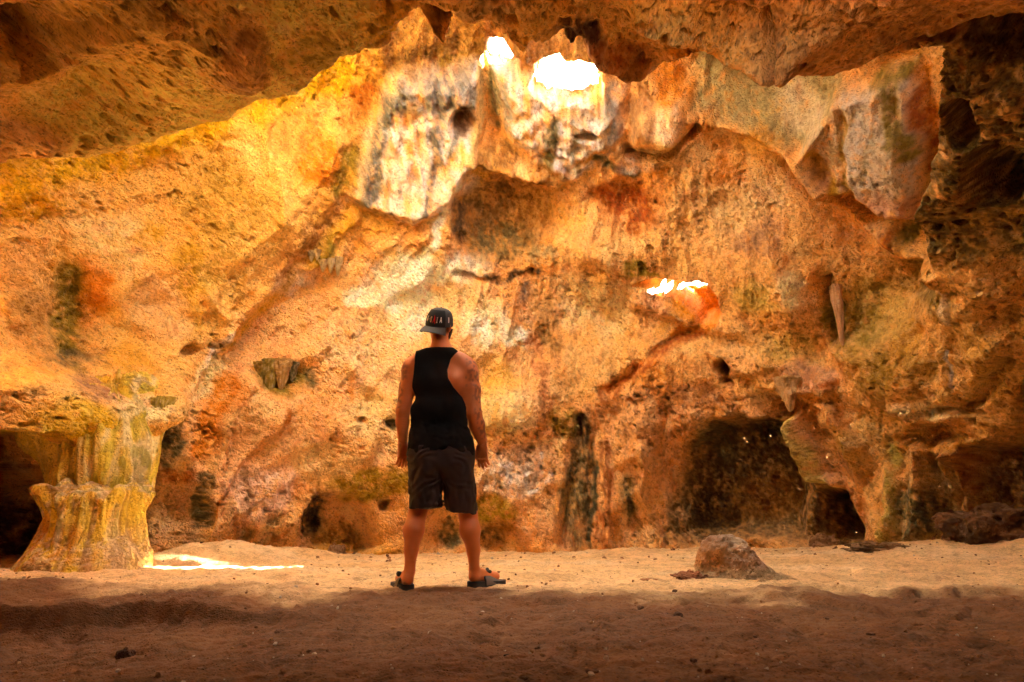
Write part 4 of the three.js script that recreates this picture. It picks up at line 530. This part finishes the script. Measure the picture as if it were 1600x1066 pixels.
  mesh('cap_label', sheet(8, 8, (u, v) => capP(-1.22 - u * .1, .22 + v * .3, .004)), new THREE.MeshStandardMaterial({ name: 'white label', color: new THREE.Color(.7, .66, .62), roughness: .7 }), cap);
}

// ------------------------------------------------------------------ the yellow rock column on the left
function rockUV(g, s = 1.7) { const p = g.attributes.position, n = g.attributes.normal, u = g.attributes.uv; for (let i = 0; i < p.count; i++) { const x = p.getX(i), y = p.getY(i), z = p.getZ(i); const k = Math.abs(n.getY(i)) > .8 ? [x, z] : Math.abs(n.getX(i)) > Math.abs(n.getZ(i)) ? [z, y] : [x, y]; u.setXY(i, k[0] / s, k[1] / s); } return g; }
const tone = (list) => { const c = [list[0][0], list[0][1], list[0][2]]; for (let i = 1; i < list.length; i++) { const [k, w] = list[i]; const a = clamp(w, 0, 1); for (let j = 0; j < 3; j++) c[j] += (k[j] - c[j]) * a; } return c; };
{
  const full = (d) => surface(...toChart(d.x, d.y, d.z), false), A = march(165, 628, full), nd = A.distanceTo(EYE), zc = A.z - .04, base = onPlane(141, 880, zc), yL = onPlane(141, 757, zc + .3).y, R0 = 74 / FPX * -zc; base.y = 0;
  const col0 = new THREE.Group(); col0.name = 'rock_column'; col0.position.copy(base); scene.add(col0);
  tag(col0, 'stout yellow limestone column with dripping ledge at the left end of the wall', 'rock column');
  const flt = (p) => { const th = Math.atan2(p.z, p.x); return noise(Math.cos(th) * 2.6, p.y * .55, Math.sin(th) * 2.6) * .6 + noise(Math.cos(th) * 7, p.y * 1.1 + 9, Math.sin(th) * 7) * .4; };
  const rr = (y) => R0 * (y < yL ? lerp(1.06, .92, sstep(-.05, yL * .5, y)) + .12 * sstep(yL * .6, yL * .95, y) : .95);
  const wv = (p) => .05 * noise(p.x * 2.2, p.y * 2, p.z * 2.2);
  const drum = (p) => { const lp = yL - .02 + .06 * noise(p.x * 4.5, 4, p.z * 4.5) + .09 * noise(p.x * 1.9, 8, p.z * 1.9) + .25 * Math.max(0, .36 - Math.hypot(p.x - .05, p.z)); const aa = Math.atan2(p.z, p.x); let d = Math.hypot(p.x * .97, p.z * 1.12) - rr(p.y) * (1 + .13 * noise(Math.cos(aa) * 1.2 + 3, p.y * .9, Math.sin(aa) * 1.2)) - .07 * sstep(yL - .12, yL - .02, p.y) * noise(Math.cos(aa) * 2.2, 5, Math.sin(aa) * 2.2 + 6) - wv(p) - flt(p) * .085 * sstep(-.05, .2, p.y) * (p.y < yL - .05 ? 1 : .4); d = smax(d * .85, p.y - lp, .07); const foot = cone(p, { x: -.12, y: -.15, z: .12 }, { x: .2, y: -.1, z: .1 }, R0 * 1.0, R0 * .85); const foot2 = cone(p, { x: -.34, y: -.1, z: .15 }, { x: -.2, y: .12, z: .1 }, .2, .1); d = smin(d, foot, .12); d = smin(d, foot2, .08); d += .012 * ridged(p.x * 4, p.y * 3, p.z * 4, 2) + .005 * noise(p.x * 22, p.y * 16, p.z * 22) + .018 * (1 - sstep(.12, .4, worley(p.x * 6, p.y * 4.5, p.z * 6))) * sstep(0, .4, noise(p.x * 3, p.y * 3, p.z * 3 + 4)); return d; };
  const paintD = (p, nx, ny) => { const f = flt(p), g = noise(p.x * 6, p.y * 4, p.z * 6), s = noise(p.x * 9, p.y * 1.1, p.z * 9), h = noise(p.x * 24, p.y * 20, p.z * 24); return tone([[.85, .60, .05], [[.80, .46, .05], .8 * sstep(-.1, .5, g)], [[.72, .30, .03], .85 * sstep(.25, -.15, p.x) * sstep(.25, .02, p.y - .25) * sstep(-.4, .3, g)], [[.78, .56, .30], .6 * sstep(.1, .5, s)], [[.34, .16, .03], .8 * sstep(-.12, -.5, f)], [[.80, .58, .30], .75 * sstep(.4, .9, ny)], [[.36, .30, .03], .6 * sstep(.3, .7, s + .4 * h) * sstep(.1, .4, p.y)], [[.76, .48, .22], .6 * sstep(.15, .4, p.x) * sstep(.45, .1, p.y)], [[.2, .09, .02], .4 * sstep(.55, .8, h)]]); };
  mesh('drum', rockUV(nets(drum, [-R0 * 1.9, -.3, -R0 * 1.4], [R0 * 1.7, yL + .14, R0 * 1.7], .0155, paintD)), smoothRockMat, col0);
  const inR = (px, py, r, k = 1.12) => { const d = ray(px, py); return EYE.clone().addScaledVector(d, nd + r * k).sub(base); };
  const t0 = inR(160, 752, R0 * .62), t1 = inR(168, 706, R0 * .6), t2 = inR(196, 640, R0 * .62, 2.3), t3 = inR(100, 655, R0 * .6, 1.9), t4 = inR(215, 590, R0 * .6); 
  const neck = (p) => { let d = cone(p, t0, t1, R0 * 1.0, R0 * .9); d = smin(d, cone(p, t1, t2, R0 * .9, R0 * .85), .2); d = smin(d, cone(p, t1, t3, R0 * .6, R0 * .85), .2); const th = Math.atan2(p.z - t1.z, p.x - t1.x); d -= .05 * noise(Math.cos(th) * 2.4 + p.y * .5, p.y * .4, Math.sin(th) * 2.4) + .02 * noise(Math.cos(th) * 7 + p.y, p.y * .9, Math.sin(th) * 7); return d * .9 + .01 * ridged(p.x * 4, p.y * 2, p.z * 4, 2) + .004 * noise(p.x * 22, p.y * 18, p.z * 22); };
  const paintN = (p) => { const s = noise(p.x * 6 - p.y * 1.8, p.y * .6, p.z * 6), g = noise(p.x * 7, p.y * 5, p.z * 7), h = noise(p.x * 22, p.y * 20, p.z * 22); return tone([[.86, .62, .10], [[.88, .74, .38], .8 * sstep(-.1, .35, s)], [[.70, .55, .035], .85 * sstep(.05, .4, -s + .3 * g)], [[.78, .52, .04], .85 * sstep(.1, -.2, p.x)], [[.36, .33, .05], .7 * sstep(.2, .6, g + .3 * h) * sstep(0, .3, p.x)], [GREEN, .75 * sstep(.24, .4, p.x - .3 * (p.y - yL)) * sstep(.7, .1, p.y - yL)]]); };
  mesh('neck', rockUV(nets(neck, [-R0 * 2, yL - .5, -R0 * 2.6], [R0 * 2.2, yL + 1.5, R0 * 1.2], .0155, paintN)), smoothRockMat, col0);
}
// ------------------------------------------------------------------ stump of a stalagmite, boulders and stones
function rockThing(name, label, cat, at, fn, size, cell, paint, group, mat = rockMat) {
  const g = rockUV(nets(fn, [-size[0], -size[1] * .35, -size[2]], [size[0], size[1], size[2]], cell, paint), 1.2); const m = mesh(name, g, mat); m.position.copy(at); return tag(m, label, cat, group);
}
{
  const at = onFloor(1140, 897, .03); at.y = ground(at.x, at.z, false);
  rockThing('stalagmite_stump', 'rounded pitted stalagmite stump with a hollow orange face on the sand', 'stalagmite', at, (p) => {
    const e = (x, y, z, a, b, c) => (Math.hypot(x / a, y / b, z / c) - 1) * Math.min(a, b, c);
    let d = (Math.pow(pw((p.x + .02) / .215, 2.5) + pw(p.y / .275, 2.5) + pw(p.z / .21, 2.5), 1 / 2.5) - 1) * .21; d = smin(d, e(p.x - .12, p.y + .02, p.z, .17, .15, .18), .05); d = smin(d, e(p.x - .1, p.y + .09, p.z - .02, .42, .125, .36), .05); d = smax(d, -e(p.x + .13, p.y - .09, p.z - .22, .12, .12, .11), .03);
    return d * .9 + .016 * ridged(p.x * 6, p.y * 9, p.z * 6, 3) + .02 * (1 - sstep(.1, .45, worley(p.x * 16, p.y * 20, p.z * 16))) * sstep(.1, .25, p.y + p.x * .3 + .05) + .005 * noise(p.x * 40, p.y * 40, p.z * 40);
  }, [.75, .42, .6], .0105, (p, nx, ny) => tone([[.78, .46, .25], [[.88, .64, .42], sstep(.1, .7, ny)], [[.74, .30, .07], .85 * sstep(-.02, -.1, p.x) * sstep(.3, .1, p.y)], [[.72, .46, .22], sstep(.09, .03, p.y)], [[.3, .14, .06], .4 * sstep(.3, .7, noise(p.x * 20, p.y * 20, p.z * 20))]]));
  const full = (d) => surface(...toChart(d.x, d.y, d.z), false);
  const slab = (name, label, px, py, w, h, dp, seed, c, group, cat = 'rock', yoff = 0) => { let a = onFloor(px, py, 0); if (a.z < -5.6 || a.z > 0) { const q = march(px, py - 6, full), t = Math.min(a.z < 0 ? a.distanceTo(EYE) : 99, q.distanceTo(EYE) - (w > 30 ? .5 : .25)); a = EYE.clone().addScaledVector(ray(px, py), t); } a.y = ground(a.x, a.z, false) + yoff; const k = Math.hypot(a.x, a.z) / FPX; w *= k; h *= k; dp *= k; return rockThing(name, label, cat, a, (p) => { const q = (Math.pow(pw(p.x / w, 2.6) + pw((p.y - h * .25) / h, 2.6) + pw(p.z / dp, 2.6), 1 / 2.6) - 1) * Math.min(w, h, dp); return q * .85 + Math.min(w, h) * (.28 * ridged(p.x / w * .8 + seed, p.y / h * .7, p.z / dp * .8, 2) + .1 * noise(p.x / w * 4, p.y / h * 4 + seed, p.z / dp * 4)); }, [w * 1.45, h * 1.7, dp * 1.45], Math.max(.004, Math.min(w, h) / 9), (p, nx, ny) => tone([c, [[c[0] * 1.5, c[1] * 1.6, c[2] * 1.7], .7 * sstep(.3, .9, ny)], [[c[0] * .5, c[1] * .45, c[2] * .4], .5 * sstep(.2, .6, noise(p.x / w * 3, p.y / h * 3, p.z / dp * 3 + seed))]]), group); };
  slab('flat_rock', 'flat red rock slab at the foot of the stalagmite stump', 1078, 905, 22, 9, 26, 3, [.36, .13, .05]);
  slab('boulder', 'round tan boulder in front of the black hollow', 1288, 858, 19, 16, 16, 8, [.5, .27, .12]);
  slab('small_rock', 'small pointed rock right of the round tan boulder', 1322, 856, 8, 10, 8, 11, [.36, .18, .07]);
  slab('boulder', 'wide dark brown boulder by the right end of the wall', 1556, 866, 62, 34, 50, 14, [.2, .085, .03]);
  slab('flat_rock', 'low earthy slab at the bottom of the right wall', 1368, 850, 38, 8, 20, 18, [.3, .16, .07]);
  slab('flat_rock', 'thin red stone chip on the sand left of the stump', 1013, 908, 12, 2.5, 8, 20, [.4, .15, .05]);
  slab('small_rock', 'low lumpy rock on the sand beside the left column', 62, 893, 20, 10, 16, 24, [.6, .3, .08]);
  slab('small_rock', 'little peaked mound of earth by the mossy hollow', 527, 862, 13, 12, 12, 27, [.5, .28, .13]);
  slab('stone', 'dark fist sized stone below the left earth ledge', 201, 978, 11, 11, 10, 31, [.13, .05, .02]);
  slab('stone', 'dark stone on shaded earth below the right leg', 1060, 969, 7, 6, 6, 33, [.13, .06, .03]);
  slab('flat_rock', 'flat dark stone on shaded earth beside a smaller one', 1033, 964, 12, 5, 8, 37, [.14, .06, .03]);
  let s = 40; const dark = [[437, 968, 7, 6], [1001, 948, 6, 4], [1055, 927, 5, 4], [978, 1019, 6, 5], [863, 1034, 8, 4], [949, 974, 6, 4], [840, 996, 5, 4], [754, 987, 5, 4], [208, 1031, 7, 4], [317, 1005, 7, 3], [485, 990, 5, 4], [1444, 963, 6, 4], [1180, 998, 4, 3], [1084, 1034, 6, 4], [1152, 1042, 6, 4], [600, 1042, 7, 4], [925, 1052, 12, 4], [818, 1052, 8, 4], [110, 1000, 6, 3], [1270, 1012, 6, 3], [660, 1008, 5, 3], [550, 965, 5, 3], [1360, 985, 6, 3], [880, 955, 4, 3], [1290, 955, 5, 3]];
  for (const [x, y, w, h] of dark) slab('pebble', 'small dark stone lying on the shaded earth floor', x, y, w * .9, h * .9, w * .8, s++, [.13, .06, .028], 'dark stones scattered on the shaded floor', 'stone');
  for (const [x, y, w] of [[926, 970, 2.6], [1027, 1039, 4], [1038, 1041, 3.4], [737, 1012, 3], [947, 1019, 3.2], [754, 949, 3.5], [1523, 955, 2.6], [1000, 1002, 2.5], [860, 960, 2.2], [306, 983, 2.6]]) slab('pebble', 'tiny pale stone chip lying on the shaded earth floor', x, y, w, w * .7, w, s++, [.5, .4, .3], 'pale stone chips scattered on the shaded floor', 'stone');
  { const a = onFloor(809, 1010, 0); a.y = ground(a.x, a.z) + .006; const P = []; for (let i = 0; i <= 10; i++) P.push(new THREE.Vector3((i / 10 - .5) * .1, .003 * Math.sin(i * 1.1), .008 * Math.sin(i * .7))); const t = mesh('twig', new THREE.TubeGeometry(new THREE.CatmullRomCurve3(P), 24, .004, 7), new THREE.MeshStandardMaterial({ name: 'dry twig', color: new THREE.Color(.05, .03, .02), roughness: .9 })); t.position.copy(a); tag(t, 'short dark twig lying flat on the shaded earth', 'twig'); }
}
// ------------------------------------------------------------------ stalactites
function stalactite(px, py0, py1, wpx, label, group, c, lean = 0, seed = 1, out = .02) {
  const top = march(px, py0, (d) => surface(...toChart(d.x, d.y, d.z), false)), sc = top.distanceTo(EYE) / FPX, L = (py1 - py0) * sc * 1.04, w = wpx * sc / 2; top.z += out;
  const g = new THREE.CylinderGeometry(1, 1, 1, 36, 48, false); const P = g.attributes.position, K = new Float32Array(P.count * 3);
  for (let i = 0; i < P.count; i++) { const t = .5 - P.getY(i), x = P.getX(i), z = P.getZ(i), rad = Math.min(Math.hypot(x, z), 1); const th = Math.atan2(z, x); let r = w * (1.25 * Math.pow(1 - t, .75) + .10) * (t > .97 ? .5 : 1) * rad; r *= 1 + .28 * noise(Math.cos(th) * 1.5 + seed * 7, t * 1.6, Math.sin(th) * 1.5) + .12 * noise(Math.cos(th) * 4, t * 7 + seed, Math.sin(th) * 4); P.setXYZ(i, Math.cos(th) * r + lean * t * L, -t * L + .03 - .02 * 0, Math.sin(th) * r * 1.1); const n = noise(x * 3 + seed, t * 4, z * 3); const k = tone([c, [[c[0] * .5, c[1] * .45, c[2] * .4], .6 * sstep(.1, .6, n)], [[.8, .62, .4], .4 * sstep(.1, .6, -n)]]); K[i * 3] = k[0]; K[i * 3 + 1] = k[1]; K[i * 3 + 2] = k[2]; }
  g.setAttribute('color', new THREE.BufferAttribute(K, 3)); g.computeVertexNormals(); const m = mesh('stalactite', g, smoothRockMat); m.position.copy(top); return tag(m, label, 'stalactite', group);
}
stalactite(1226, 596, 644, 26, 'pale thick stalactite hanging from the arch over the dark niche', null, [.74, .44, .17], .06, 2, .05);
stalactite(1306, 450, 542, 12, 'long thin stalactite in a vertical groove on the right wall', null, [.7, .36, .14], .02, 3, .0);
[[412, 572, 600, 17], [426, 568, 622, 20], [444, 568, 612, 22], [460, 572, 600, 14]].forEach(([x, a, b, w], i) => stalactite(x, a, b, w, ['short olive stalactite at the outer end of the dark cluster', 'longest dark olive stalactite in the cluster on the slope', 'tan stalactite between two olive ones in the dark cluster', 'small blackish stalactite at the inner end of the dark cluster'][i], 'stalactites clustered under the bulge on the left slope', [[.42, .3, .04], [.36, .26, .03], [.6, .36, .1], [.16, .14, .05]][i], 0, 5 + i, .05));
[[488, 398, 414, 8], [497, 396, 412, 8], [506, 412, 430, 10], [518, 410, 432, 9], [530, 408, 436, 10]].forEach(([x, a, b, w], i) => stalactite(x, a, b, w, ['stubby pale stalactite tooth, leftmost of five below the curtain', 'second pale stalactite tooth from the left below the curtain', 'middle pale stalactite tooth of five below the curtain', 'fourth pale stalactite tooth from the left below the curtain', 'longest pale stalactite tooth, rightmost of five below the curtain'][i], 'small stalactite teeth below the flowstone curtain', [.72, .52, .24], .0, 10 + i, .03));
[[248, 628, 660, 12], [258, 626, 670, 13], [268, 626, 652, 10]].forEach(([x, a, b, w], i) => stalactite(x, a, b, w, ['yellow stalactite, leftmost of three above the rock column', 'longest yellow stalactite, middle of three above the rock column', 'shortest yellow stalactite, rightmost of three above the rock column'][i], 'small yellow stalactites at the tip of the left ridge', [.7, .52, .06], 0, 20 + i, .03));

// ------------------------------------------------------------------ loose grit on the floor
{
  const r = rng(909), g = new THREE.IcosahedronGeometry(1, 1), P = g.attributes.position; for (let i = 0; i < P.count; i++) { const k = 1 + .35 * noise(P.getX(i) * 1.4, P.getY(i) * 1.4, P.getZ(i) * 1.4); P.setXYZ(i, P.getX(i) * k, P.getY(i) * k * .7, P.getZ(i) * k); } g.computeVertexNormals();
  const N = 2200, grit = new THREE.InstancedMesh(g, new THREE.MeshStandardMaterial({ name: 'grit', color: new THREE.Color(1, 1, 1), roughness: .95 }), N), M = new THREE.Matrix4(), Q = new THREE.Quaternion(), E = new THREE.Euler(), c = new THREE.Color();
  for (let i = 0; i < N; i++) { const z = -2.2 - 6 * Math.pow(r(), 1.5), x = (r() - .5) * 1.5 * -z, s = (.0025 + .009 * Math.pow(r(), 4)) * (z < -7 ? 2 : 1); E.set(r() * 3, r() * 6, r() * 3); M.compose(new THREE.Vector3(x, ground(x, z) + s * .25, z), Q.setFromEuler(E), new THREE.Vector3(s, s, s)); grit.setMatrixAt(i, M); const t = r(); if (t > .88) c.setRGB(.5, .4, .28); else c.setRGB(.16 + .2 * t, .075 + .1 * t, .03 + .04 * t); grit.setColorAt(i, c); }
  grit.name = 'grit'; grit.userData.kind = 'stuff'; grit.userData.label = 'fine stone grit scattered over the earth floor'; grit.castShadow = grit.receiveShadow = true; scene.add(grit);
}

renderer.render(scene, camera);
